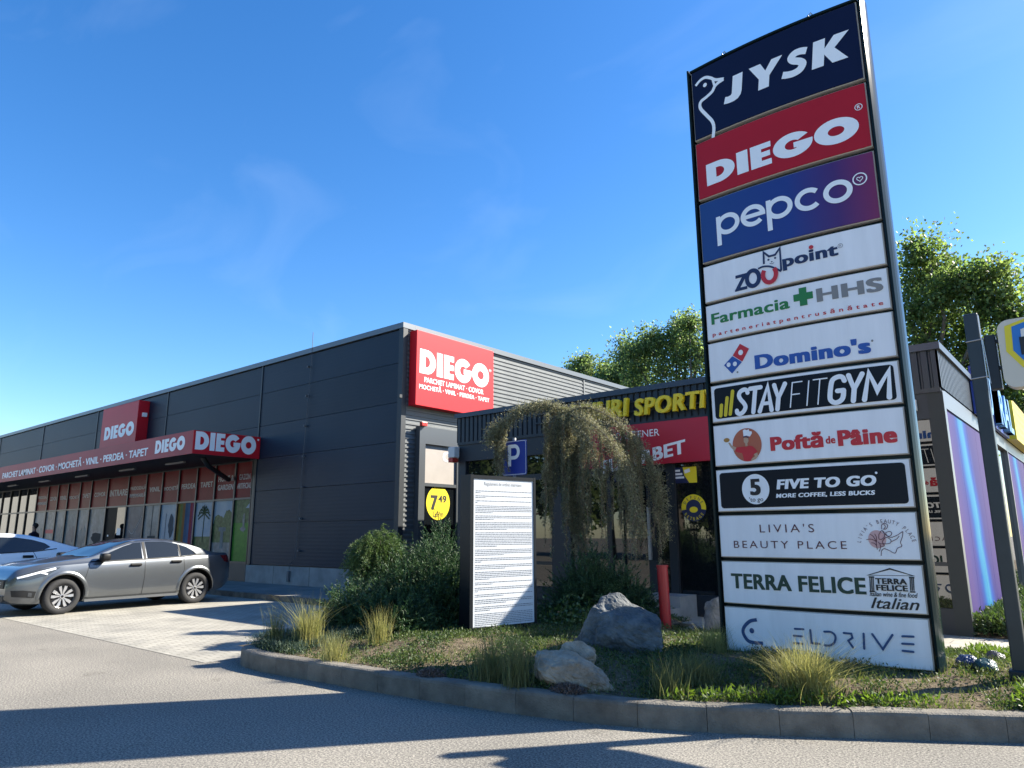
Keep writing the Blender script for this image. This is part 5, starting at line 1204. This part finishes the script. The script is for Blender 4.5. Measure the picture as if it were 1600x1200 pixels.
def tuft(px, py, hpx, spread, n, m, label, cat='grass tuft', z=None, lean=(0, 0), wpx=None, off=None):
    g = gnd(px, py, .2); zz = bedz(g.x, g.y); g = gnd(px, py, zz); top = onY(px, hpx, g.y).z-zz; h = top/.93
    P = rng.normal(size=(n, 2))*.05*(1+spread); az = rng.uniform(0, 2*pi, n); r = np.abs(rng.normal(size=n))*spread*1.15+.05
    L = h*rng.uniform(.45, 1.12, n); K = 6; segs = []
    bx_, by_ = np.cos(az)*r+lean[0], np.sin(az)*r+lean[1]; w0 = .0035+h*.0035
    side = np.stack([-np.sin(az+rng.normal(size=n)), np.cos(az+rng.normal(size=n)), np.zeros(n)], 1); side = unit(side)
    droop = rng.uniform(.0, .55, n)*min(1.2, spread*2.2)
    def pos(t): 
        x = g.x+P[:, 0]+bx_*L*(t**1.5)*1.1; y = g.y+P[:, 1]+by_*L*(t**1.5)*1.1; z_ = zz-.02+L*(t-droop*t**3*.6)
        return np.stack([x, y, z_], 1)
    for k in range(K):
        a, b = pos(k/K), pos((k+1)/K); wa, wb = w0*(1-(k/K)**1.3), w0*(1-((k+1)/K)**1.3)+.0004
        segs.append(np.stack([a-side*wa/2, a+side*wa/2, b+side*wb/2, b-side*wb/2], 1))
    V = np.stack(segs, 1).reshape(-1, 3)
    # join the segments of a blade into one island by sharing: keep them separate but shade evenly
    o = fastmesh('grass_tuft', V-np.array([g.x, g.y, zz]), 4, m); o.location = (g.x, g.y, zz)
    tag(o, label, cat, 'ornamental grass tufts in the planted island'); return o
tuft(430, 1012, 944, .16, 240, GR3, 'slim brown green grass tuft at the far left tip of the kerbed island')
tuft(482, 1003, 928, .34, 520, GR2, 'bushy arching yellow green grass tuft beside the low dark juniper')
tuft(522, 1034, 983, .22, 260, GR2, 'small golden grass tuft close to the kerb near the island tip')
tuft(592, 1004, 944, .24, 260, GR2, 'thin yellow green grass tuft in front of the juniper bushes')
tuft(765, 1066, 985, .26, 380, GR3, 'olive grass tuft directly below the notice board')
tuft(808, 1076, 978, .20, 300, GR3, 'tall olive grass tuft between the notice board and the pale rock')
tuft(1046, 1090, 1020, .28, 330, GR3, 'grass tuft by the kerb in front of the dark boulder')
tuft(1088, 1062, 1008, .50, 520, GR3, 'wide shaded grass tuft right of the dark boulder')
tuft(1118, 1022, 968, .35, 380, GR2, 'sunlit grass tuft beside the left foot of the pylon')
tuft(1262, 1086, 990, .55, 1300, GR2, 'large bright feathery grass tuft in front of the lowest pylon panel')

# juniper bushes: sprays of short needles
def spray_bush(name, c, rad, ns, m, label, cat, slen=.35, nn=36, group=None, up=.5, nl=.028, core=True, trunkh=None, droop=0.0):
    t = thing(name, (c[0], c[1], c[2]), label, cat, group); c = np.array(c); 
    d = unit(rng.normal(size=(ns, 3))); d[:, 2] = np.abs(d[:, 2]) if not trunkh else d[:, 2]
    rr = rng.uniform(.35, 1, ns)[:, None]**.6; cen = c+np.array([0, 0, (trunkh or 0)])
    lump = 1+.22*np.sin(d[:, :1]*5+c[0]*3)+.15*np.sin(d[:, 1:2]*7+c[1])
    S = cen+d*rr*np.array(rad)*lump*.85
    D = unit(d*np.array([1, 1, .6])+np.array([0, 0, up])+rng.normal(size=(ns, 3))*.35); L = slen*rng.uniform(.5, 1.2, ns)
    tt = rng.uniform(.02, 1, (ns, nn)); bend = rng.normal(size=(ns, 3))*.15; bend[:, 2] -= droop
    P = S[:, None]+D[:, None]*(L[:, None]*tt)[..., None]+bend[:, None]*(L[:, None]*tt**2)[..., None]
    ND = D[:, None]*.75+rng.normal(size=(ns, nn, 3))*.55
    V = blades(P.reshape(-1, 3), ND.reshape(-1, 3), rng.uniform(.6, 1.4, ns*nn)*nl*1.35, nl*.42)
    fastmesh('foliage', V, 3, m, t)
    if core:   # inner branches
        mb = MB()
        for k in range(14):
            q = S[rng.integers(ns)]; b0 = c+np.array([0, 0, (trunkh or 0)*.9]); mb.tube([b0, (b0+q)/2+rng.normal(size=3)*.04, q], [.018, .012, .004], 5)
        if trunkh: mb.tube([c-np.array([0, 0, .05]), c+np.array([.03, 0, trunkh*.5]), c+np.array([0, 0, trunkh])], [.04, .03, .025], 8)
        mb.build('branches', BARK, t)
    return t
def gz(px, py): 
    g = gnd(px, py, .25); return (g.x, g.y, bedz(g.x, g.y))
JG = 'juniper bushes behind the kerb'
bush = lambda x, y, rad, ns, label, **k: spray_bush('juniper_bush', (x, y, bedz(x, y)-.03), rad, ns, JUN, label, 'shrub', group=JG, **k)
bush(-7.62, 5.98, (.50, .40, .58), 1000, 'low dense rounded juniper nearest the parked grey car', slen=.20, nn=46, nl=.022)
bush(-7.2, 6.2, (.50, .42, .52), 800, 'low juniper bush with layered sprays between the rounded juniper and the tall ones', slen=.28, nn=42)
bush(-7.35, 6.75, (.60, .50, .86), 1100, 'middle juniper bush with dark spreading layers below the pom-pom shrub', slen=.34, nn=42)
bush(-7.42, 7.4, (.66, .52, 1.12), 1500, 'tallest juniper bush with feathery tips left of the notice board', slen=.42, nn=46)
bush(-7.08, 7.0, (.42, .36, .92), 900, 'juniper bush pressed against the left side of the notice board', slen=.34, nn=42)
bush(-7.0, 6.2, (.30, .24, .26), 320, 'light green juniper sprig low in front of the notice board post', slen=.26)
bush(-6.0, 8.85, (.52, .42, .85), 1100, 'dark juniper behind the right edge of the notice board', slen=.34, nn=44)
bush(-5.45, 9.0, (.45, .3, .62), 700, 'low dark juniper right of the cedar trunk', slen=.3)
spray_bush('pompom_shrub', (-8.12, 6.75, .17), (.34, .34, .32), 1100, mat('pompom_needles', (.06, .10, .03), .6, island=.4, col2=(.10, .15, .05), vscale=6, trans=.3), 'weeping pom-pom shrub with a rounded head rising above the junipers', 'shrub', slen=.24, nn=44, up=-.05, trunkh=1.0, droop=.9, nl=.024)
# broad leaved low shrub behind the boulder
t = thing('leafy_shrub', (-5.75, 8.2, .25), 'glossy small leaved low shrub between the cedar trunk and the notice board', 'shrub')
n = 1500; P = np.array([-5.75, 8.25, .28])+rng.normal(size=(n, 3))*np.array([.30, .22, .13]); P[:, 2] = np.abs(P[:, 2]-.25)+.24
fastmesh('foliage', leaves(P, rng.normal(size=(n, 3))+[0, 0, .6], .055, .035), 4, mat('shrub_leaves', (.07, .11, .03), .35, island=.4, trans=.3), t)

# weeping cedar
cb = onY(906, 948, 10.02); ct = thing('weeping_cedar', (cb.x, 9.98, .15), 'grey green weeping cedar with long hanging branches in the island bed', 'tree')
def A_(l): return [np.array(onY(*p)) for p in l]
arms = [A_(l) for l in (
    [(905, 950, 10.02), (902, 900, 10.02), (908, 850, 10.02), (904, 790, 9.98), (898, 730, 9.98), (888, 680, 9.98), (884, 645, 9.98)],
    [(884, 645, 9.98), (862, 634, 9.91), (838, 634, 9.76), (812, 642, 9.53), (790, 660, 9.38), (772, 672, 9.30), (764, 690, 9.23)],
    [(884, 645, 9.98), (915, 637, 10.02), (950, 650, 10.13), (985, 680, 10.13), (1012, 715, 10.13), (1033, 765, 10.13), (1040, 840, 10.17)],
    [(886, 648, 9.98), (912, 655, 9.79), (945, 680, 9.61), (972, 720, 9.53), (988, 770, 9.49), (1000, 830, 9.46)],
    [(890, 660, 9.98), (905, 668, 9.68), (925, 700, 9.49), (938, 750, 9.46)],
    [(884, 650, 9.98), (905, 645, 10.36), (940, 665, 10.58), (975, 700, 10.60), (1005, 750, 10.60)],
    [(884, 650, 9.98), (868, 665, 9.83), (862, 700, 9.76), (866, 760, 9.76)], [(908, 850, 10.02), (902, 780, 9.91), (893, 720, 9.87), (889, 690, 9.83)])]
tb = MB()
for i, a_ in enumerate(arms): tb.tube([Vector(p) for p in curve(a_, 4)], list(np.linspace(*((.062, .045) if i == 0 else (.02, .006)), len(curve(a_, 4)))), 8)
tb.build('trunk', BARK, ct, smooth=True)
NP, ND, TW = [], [], MB()
def strand(p, L, dens=1.0, thick=.03):
    L0 = L
    k = max(3, int(L/.03)); sw = rng.normal(size=2)*.05; wob = rng.normal(size=(k, 2)).cumsum(0)*.0045; t = np.linspace(0, 1, k)
    X = p[0]+sw[0]*t+wob[:, 0]; Y = p[1]+sw[1]*t+wob[:, 1]; Z = p[2]-L*t
    pts = np.stack([X, Y, Z], 1); TW.tube([Vector(q) for q in pts[::4]]+[Vector(pts[-1])], .0055, 3, cap=False)
    clump = .55+.45*np.sin(np.arange(k)*.5+rng.uniform(0, 6))+rng.uniform(-.2, .2, k)
    for i in range(k):
        m_ = int(24*dens*max(.08, clump[i])*(1.15-.75*i/k)); 
        if m_ <= 0: continue
        q = pts[i]+rng.normal(size=(m_, 3))*thick*.55; NP.append(q); ND.append(rng.normal(size=(m_, 3))+np.array([0, 0, -.5]))
def endz(px, Y, py): return onY(px, py, Y).z
def cam_px(p):
    v = Vector(p)-Vector((0, 0, CAMZ)); z = v.dot(FW); return 800+F*v.dot(RT)/z
for i, a_ in enumerate(arms):
    cv = [np.array(p) for p in curve(a_, 10)]
    for p in cv:   # foliage sleeve on the limbs
        if i == 0 and p[2] < 1.2: continue
        m_ = 120 if i else 70; NP.append(p+rng.normal(size=(m_, 3))*(.060 if i else .065)+np.array([0, 0, -.02])); ND.append(rng.normal(size=(m_, 3)))
def hang(arm, n, f, dens=1.0, jit=.05, t0=0.0, thick=.03):
    n = int(n*.8); thick = thick*.85; dens = dens*1.25
    cv = [np.array(p) for p in curve(arms[arm], 12)]; cv = cv[int(t0*len(cv)):]
    anc = [cv[rng.integers(len(cv))]+rng.normal(size=3)*np.array([jit, jit*1.4, .02]) for _ in range(max(2, n//3))]
    for _ in range(n):
        p = anc[rng.integers(len(anc))]+rng.normal(size=3)*np.array([.022, .03, .02]); px = cam_px(p); ze = f(px, p[1]); L = p[2]-ze
        if L > .08: strand(p, L*rng.uniform(.7, 1.0), dens*rng.uniform(.6, 1.2), thick)
U_ = lambda a, b: (lambda px, Y: endz(px, Y, rng.uniform(a, b)))
def left_f(px, Y): return endz(px, Y, rng.uniform(730, 765) if px < 800 else (rng.uniform(665, 700) if px > 842 or px < 815 else rng.uniform(690, 735)))
hang(1, 18, left_f, .9, .05); hang(1, 8, U_(740, 765), 1, .05, .75)
hang(2, 40, U_(820, 910), .9, .09); hang(2, 16, U_(700, 760), 1.2, .08)
hang(3, 34, U_(780, 905), .85, .09); hang(3, 14, U_(690, 760), 1.3, .06)
hang(4, 14, U_(720, 880), .8, .06); hang(5, 26, U_(820, 910), .8, .10)
hang(6, 22, U_(760, 880), 1.1, .06, thick=.04); hang(7, 30, U_(800, 900), 1.3, .05, thick=.045); hang(0, 26, U_(700, 900), 1.2, .06, .45, .045)
NP = np.concatenate(NP); ND = np.concatenate(ND); low = rng.uniform(size=len(NP)) < np.clip((2.3-NP[:, 2])*.4, 0.08, .6)
fastmesh('foliage', blades(NP[~low], ND[~low], rng.uniform(.028, .055, (~low).sum()), .0125), 3, CED, ct)
fastmesh('dry_foliage', blades(NP[low], ND[low], rng.uniform(.018, .035, low.sum()), .007), 3, CEDB, ct)
TW.build('twigs', CEDB, ct)

# background broadleaf trees
def broad_tree(name, base, H, lobes, nleaf, m, label, cat='tree', group=None, ls=.17, sd=1):
    r = np.random.default_rng(sd); t = thing(name, base, label, cat, group); b = np.array(base); tr = MB()
    tr.tube([b-[0, 0, .1], b+[.1, 0, H*.25], b+[0, .1, H*.55], b+[.1, 0, H*.85]], [.26, .2, .13, .05], 10)
    Ps, Ds = [], []
    for (dx, dy, dz, rx, rz_) in lobes:
        c = b+np.array([dx, dy, dz]); st_ = b+np.array([0, 0, min(dz*.6, H*.5)])
        tr.tube([st_, (st_+c)/2+r.normal(size=3)*.3, c+[0, 0, rz_*.5]], [.10, .06, .02], 7)
        k = int(18+14*rx); cl = c+unit(r.normal(size=(k, 3)))*r.uniform(.25, 1, (k, 1))**.5*np.array([rx, rx, rz_])
        for q in cl[:10]: tr.tube([c, (c+q)/2+r.normal(size=3)*.1, q], [.022, .013, .006], 4)
        m_ = int(nleaf/len(lobes)/k)
        for q in cl:
            s = r.uniform(.16, .36)
            sub = q+r.normal(size=(5, 3))*s; idx = r.integers(0, 5, m_)
            Ps.append(sub[idx]+r.normal(size=(m_, 3))*np.array([s, s, s*.8])*.6); Ds.append(r.normal(size=(m_, 3))+[0, 0, -.2])
    P = np.concatenate(Ps); D = np.concatenate(Ds)
    fastmesh('crown', leaves(P, D, r.uniform(.7, 1.25, len(P))*ls, ls*.8), 4, m, t); tr.build('trunk', BARK, t, smooth=True); return t
def lob(px, py, Y, rpx, base):
    p = onY(px, py, Y); d = (p-Vector((0, 0, CAMZ))).dot(FW); r_ = rpx*d/F; return (p.x-base[0], p.y-base[1]+random.uniform(-.8, .8), p.z-base[2], r_, r_*1.15)
def tree_px(name, Y, bpx, L, nleaf, m, label, ls, sd, group='trees behind the low building'):
    p = onY(bpx, 800, Y); b = (p.x, Y, 0); H = max(onY(bpx, y, Y).z for _, y, _ in L)
    return broad_tree(name, b, H, [lob(x, y, Y, r, b) for x, y, r in L], nleaf, m, label, group=group, ls=ls, sd=sd)
tree_px('plane_tree', 27, 1475, [(1448, 395, 26), (1430, 440, 28), (1470, 420, 26), (1500, 455, 20), (1425, 500, 32), (1470, 480, 32), (1515, 500, 28), (1552, 440, 26), (1560, 480, 26), (1590, 500, 24), (1450, 560, 40), (1510, 560, 36), (1560, 550, 34),
    (1600, 570, 30), (1580, 620, 34), (1540, 620, 30), (1620, 520, 30), (1615, 650, 30)], 34000, LF1, 'large sunlit plane tree rising behind the right end of the low building', .125, 3)
tree_px('poplar_tree', 33, 1080, [(1053, 505, 12), (1050, 530, 16), (1088, 512, 12), (1084, 540, 18), (1022, 530, 14), (1025, 555, 20), (1060, 560, 24), (1098, 560, 22), (1000, 565, 20), (1040, 590, 26), (1085, 595, 26), (1120, 580, 24), (1000, 600, 20), (1120, 520, 16)], 17000, LF2, 'pair topped leafy tree just left of the pylon above the low roof', .145, 4)
tree_px('poplar_tree', 36, 985, [(988, 548, 12), (985, 570, 17), (975, 590, 20), (1000, 545, 9), (1003, 585, 18), (965, 600, 16)], 6500, LF2, 'small tree between the grey roof edge and the pair topped tree', .17, 5)
tree_px('poplar_tree', 44, 925, [(915, 568, 10), (902, 575, 9), (935, 572, 9), (930, 585, 14), (950, 590, 12), (958, 580, 8), (905, 590, 12), (950, 605, 16), (970, 600, 12)], 7000, LF2, 'distant tree crown peeping over the sloping grey roof edge', .19, 6)

# trees and hall added behind the camera for the shop glass to mirror
RG = 'trees added behind the camera for the shop glass to mirror'
lobs = lambda s, H: [(s*random.uniform(-.7, .7), s*random.uniform(-.7, .7), H*random.uniform(.35, .95), s*.38, s*.42) for _ in range(11)]
first = None
for i, (x, y, H, s) in enumerate(((-12, -13, 8, 3.2), (-17.5, -12, 7, 3.0), (-23, -14, 9, 3.4), (-29, -13, 8, 3.2), (-7, -15, 7, 3), (-36, -14, 8, 3.2))):
    if first is None: first = broad_tree('reflection_tree', (x, y, 0), H, lobs(s, H), 9000, LF1, 'leafy tree added out of view for the shop glass to mirror', group=RG, ls=.34, sd=9)
    else:
        r_ = first.copy(); C.objects.link(r_); r_.location = (x, y, 0); r_.rotation_euler.z = i*1.3; r_.scale = (1, 1, H/8)
        for ch in first.children: c_ = ch.copy(); C.objects.link(c_); c_.parent = r_
hb = thing('reflection_hall', (-100, -14, 0), 'pale hall mirrored in the far left shop windows', 'building')  # added unseen hall, there only as something for the glass to mirror
MB().box(-125, -96, -48, 2, 0, 9).build('wall', mat('reflection_hall_white', (.6, .58, .52), .7), hb)
MB().box(-125, -95.8, -48.2, 2.2, 9, 9.4).build('roof', STEEL, hb)

# ground cover, weeds, litter
def scatter(n, fn):
    P = []
    while len(P) < n:
        m_ = n*2; X = rng.uniform(-8.1, 3.0, m_); Y = rng.uniform(4.5, 10.3, m_)
        for x, y in zip(X, Y):
            if y > kfront(x)+.17 and y < BACK(x)-.03 and fn(x, y) > rng.uniform(): P.append((x, y, bedz(x, y)))
            if len(P) >= n: break
    return np.array(P)
def gcd(x, y):
    v = .55+.45*sin(2.7*x+.8)*cos(3.1*y+x)+.35*sin(7*x+2*y)
    if x > -2.0 and y < 8.6: v *= .30 if y > kfront(x)+.45 else .9
    if x < -6.2 and y < 5.6: v *= .8
    return max(.03, v)
P = scatter(15000, gcd)
def clumps(P, k, s, h):
    Q = np.repeat(P, k, 0)+rng.normal(size=(len(P)*k, 3))*np.array([s, s, 0]); Q[:, 2] += rng.uniform(0, h, len(Q)); return Q
Q = clumps(P, 6, .035, .055); o = fastmesh('ground_cover', leaves(Q, rng.normal(size=(len(Q), 3))+[0, 0, .9], rng.uniform(.018, .04, len(Q)), .014), 4, GC); tag(o, 'low green ground cover spread over the island soil', 'ground cover', kind='stuff')
P = scatter(9000, lambda x, y: (.9 if x > -5 else .5)*(.35+.65*(sin(3.7*x)*sin(4.3*y) > .0)))
o = fastmesh('short_grass', blades(np.repeat(P, 4, 0)+rng.normal(size=(len(P)*4, 3))*[.02, .02, 0], rng.normal(size=(len(P)*4, 3))*[.5, .5, .2]+[0, 0, 1], rng.uniform(.03, .10, len(P)*4), .005), 3, GR1); tag(o, 'short wild grass among the ground cover of the island', 'grass', kind='stuff')
P = scatter(9000, lambda x, y: .5)
o = fastmesh('dry_litter', leaves(P+[0, 0, .006], rng.normal(size=(len(P), 3))*[1, 1, .25], rng.uniform(.012, .035, len(P)), .010), 4, DRY); tag(o, 'dry leaf litter and bark bits on the island soil', 'litter', kind='stuff')
# verge weeds along the printed wall
n = 5000; X = GX1+.05+np.abs(rng.normal(size=n))*.6; Y = 11.35+rng.uniform(0, 1, n)**1.4*14; P = np.stack([X, Y, np.full(n, .15)], 1)
n2 = n*5; Pq = np.repeat(P, 5, 0)+rng.normal(size=(n2, 3))*[.05, .05, .0]; 
o = fastmesh('verge_weeds', leaves(Pq+np.stack([0*Pq[:, 0], 0*Pq[:, 0], rng.uniform(0, .22, n2)], 1), rng.normal(size=(n2, 3))+[0, 0, 1.2], rng.uniform(.04, .11, n2), .03), 4, GC); tag(o, 'wild weeds growing along the foot of the printed wall', 'weeds', kind='stuff')
# bushy weeds at the right behind the post and path edge
P = scatter(2600, lambda x, y: 1.0 if (x > -1.3 and (y > 8.45 or (x > -.75 and y < kfront(x)+.8))) or (-2.9 < x < -1.2 and y < kfront(x)+.35) else 0)
Q = np.repeat(P, 8, 0)+rng.normal(size=(len(P)*8, 3))*[.03, .03, 0]; Q[:, 2] += rng.uniform(0, .09, len(Q))
o = fastmesh('weeds', leaves(Q, rng.normal(size=(len(Q), 3))+[0, 0, 1.], rng.uniform(.03, .075, len(Q)), .016), 4, mat('weed_leaves', (.10, .15, .03), .5, island=.4, trans=.45)); tag(o, 'bright sunlit weeds between the pylon foot and the sign post', 'weeds', kind='stuff')
# sedum cushions
for px, py, r_, lb in ((885, 1078, .13, 'reddish brown sedum cushion in front of the pale rock'), (672, 1052, .12, 'flat pinkish sedum patch on the soil behind the kerb')):
    g = gnd(px, py, .2); z_ = bedz(g.x, max(g.y, kfront(g.x)+.2)); n = 1500; d = unit(rng.normal(size=(n, 3))); d[:, 2] = np.abs(d[:, 2]); P = np.array([g.x, max(g.y, kfront(g.x)+.16), z_])+d*[r_*1.3, r_, r_*.55]*rng.uniform(.7, 1, (n, 1))
    o = fastmesh('sedum_cushion', leaves(P-[g.x, g.y, z_], d+rng.normal(size=(n, 3))*.5, .022, .012), 4, SED); o.location = (g.x, g.y, z_); tag(o, lb, 'sedum')
# blue green low cover under the slim tufts
P = scatter(1500, lambda x, y: 1.0 if x < -7.0 and y < 6.2 else 0); Q = np.repeat(P, 9, 0)+rng.normal(size=(len(P)*9, 3))*[.035, .035, 0]; Q[:, 2] += rng.uniform(0, .12, len(Q))
o = fastmesh('low_cushion_plants', blades(Q, rng.normal(size=(len(Q), 3))*.6+[0, 0, 1.], rng.uniform(.025, .06, len(Q)), .006), 3, LAV); tag(o, 'blue green cushion plants at the island tip', 'cushion plants', kind='stuff')

# rocks
def rock(name, c, size, seedv, m, label, pts=None, rz=0, tilt=0, npt=20):
    r = random.Random(seedv); bm = bmesh.new(); P = []
    for k in range(npt):
        d = Vector((r.gauss(0, 1), r.gauss(0, 1), r.gauss(0, .9))).normalized()*r.uniform(.82, 1.05); P.append(d)
    P += [Vector(p) for p in (pts or [])]
    for p in P: bm.verts.new(p)
    h = bmesh.ops.convex_hull(bm, input=bm.verts[:]); bmesh.ops.delete(bm, geom=[v for v in bm.verts if not v.link_faces], context='VERTS')
    bmesh.ops.dissolve_limit(bm, angle_limit=radians(9), verts=bm.verts[:], edges=bm.edges[:])
    bmesh.ops.bevel(bm, geom=bm.edges[:], offset=.035, segments=1, affect='EDGES', profile=.5)
    bmesh.ops.triangulate(bm, faces=bm.faces[:])
    for _ in range(4): bmesh.ops.subdivide_edges(bm, edges=[e for e in bm.edges if e.calc_length() > .07], cuts=1, use_grid_fill=True)
    bmesh.ops.triangulate(bm, faces=bm.faces[:]); bm.normal_update()
    off = Vector((seedv*1.7, seedv*.3, 0))
    for v in bm.verts:
        q = v.co*1.0; nz = .06*mnoise.noise(q*3+off)+.06*abs(mnoise.noise(q*6+off))-.03*abs(mnoise.noise(q*13+off))+.014*mnoise.noise(q*20+off); v.co += v.normal*nz
    M_ = Matrix.Rotation(rz, 4, 'Z') @ Matrix.Rotation(tilt, 4, 'Y')
    for v in bm.verts: v.co = M_ @ Vector((v.co.x*size[0], v.co.y*size[1], v.co.z*size[2]))
    V = [v.co[:] for v in bm.verts]; bm.verts.index_update(); Fc = [tuple(v.index for v in f.verts) for f in bm.faces]; bm.free()
    o = mk(name, V, Fc, m); o.location = c; me = o.data
    for p in me.polygons: p.use_smooth = True
    me.set_sharp_from_angle(angle=radians(20)); return tag(o, label, 'rock')
RK1 = mat('dark_rock', (.04, .05, .06), .9, col2=(.17, .175, .17), vscale=6, bump=1.0, bscale=30)
RK2 = mat('pale_rock', (.44, .36, .27), .9, col2=(.20, .145, .095), vscale=5, bump=1.0, bscale=28)
g = gnd(952, 1030, .22); rock('boulder', (g.x-.10, g.y+.36, .35), (.54, .42, .44), 11, RK1, 'large dark angular boulder with a sunlit top edge in front of the cedar', pts=[(-.1, .1, 1.15), (-.35, -.1, .95), (.75, .3, .55), (-1.05, .1, -.2), (1.0, -.3, -.2)], rz=.1, npt=16)
g = gnd(880, 1072, .2); rock('boulder', (g.x-.04, g.y+.15, .25), (.37, .24, .20), 5, RK2, 'pale beige rock lying by the kerb with a sedum cushion in front', pts=[(-.9, 0, .8), (-.3, .3, 1.0), (1.15, 0, -.3), (.4, -.5, .5)], rz=.25, tilt=.08, npt=30)
rock('boulder', (g.x-.16, g.y+.42, .36), (.20, .14, .17), 8, RK2, 'smaller pale rock propped behind the long beige rock', rz=.6)
g = gnd(1118, 985, .22); rock('boulder', (g.x, g.y+.1, .36), (.27, .25, .27), 21, mat('grey_rock', (.14, .14, .13), .9, col2=(.26, .25, .23), vscale=5, bump=.8, bscale=25), 'grey rock partly hidden behind the left foot of the pylon')
g = gnd(610, 993, .22); rock('boulder', (g.x, g.y, .24), (.10, .08, .07), 23, mat('grey_rock2', (.3, .3, .29), .9, var=.2), 'small pale stone at the foot of the juniper bushes')
for i, (px, py, s, m_, lb) in enumerate(((1513, 1046, .095, mat('blue_stone', (.02, .04, .11), .35, var=.3), 'round blue painted stone in the weeds'), (1541, 1052, .10, mat('teal_stone', (.03, .07, .07), .3, var=.3), 'round dark teal stone in the weeds'),
        (1556, 1038, .09, mat('black_stone', (.03, .032, .038), .35), 'glossy black stone between the teal stone and the sign post'), (1564, 1026, .05, mat('black_stone', (.03, .032, .038), .35), 'smallest black stone nearest the footpath'))):
    g = gnd(px, py, .25); rock('painted_stone', (g.x, g.y, bedz(g.x, g.y)+s*.4), (s, s*.9, s*.75), 30+i, m_, lb, npt=60)['group'] = 'painted stones by the pylon'
# loose gravel at the kerb foot
P = []
for _ in range(900):
    s = random.uniform(0.3, L-.3) ; p, nn = kframe(s); d = abs(random.gauss(0, .10)); q = p-nn*d; P.append((q.x, q.y, .003))
P = np.array(P); o = fastmesh('gutter_grit', leaves(P, rng.normal(size=(len(P), 3))*[1, 1, .3], rng.uniform(.006, .016, len(P)), .008), 4, mat('grit', (.20, .17, .13), .95, island=.5)); tag(o, 'fine grit and crumbs along the foot of the kerb', 'grit', kind='stuff')
for o in bpy.data.objects:
    if o.type == 'EMPTY': o.empty_display_size = .1
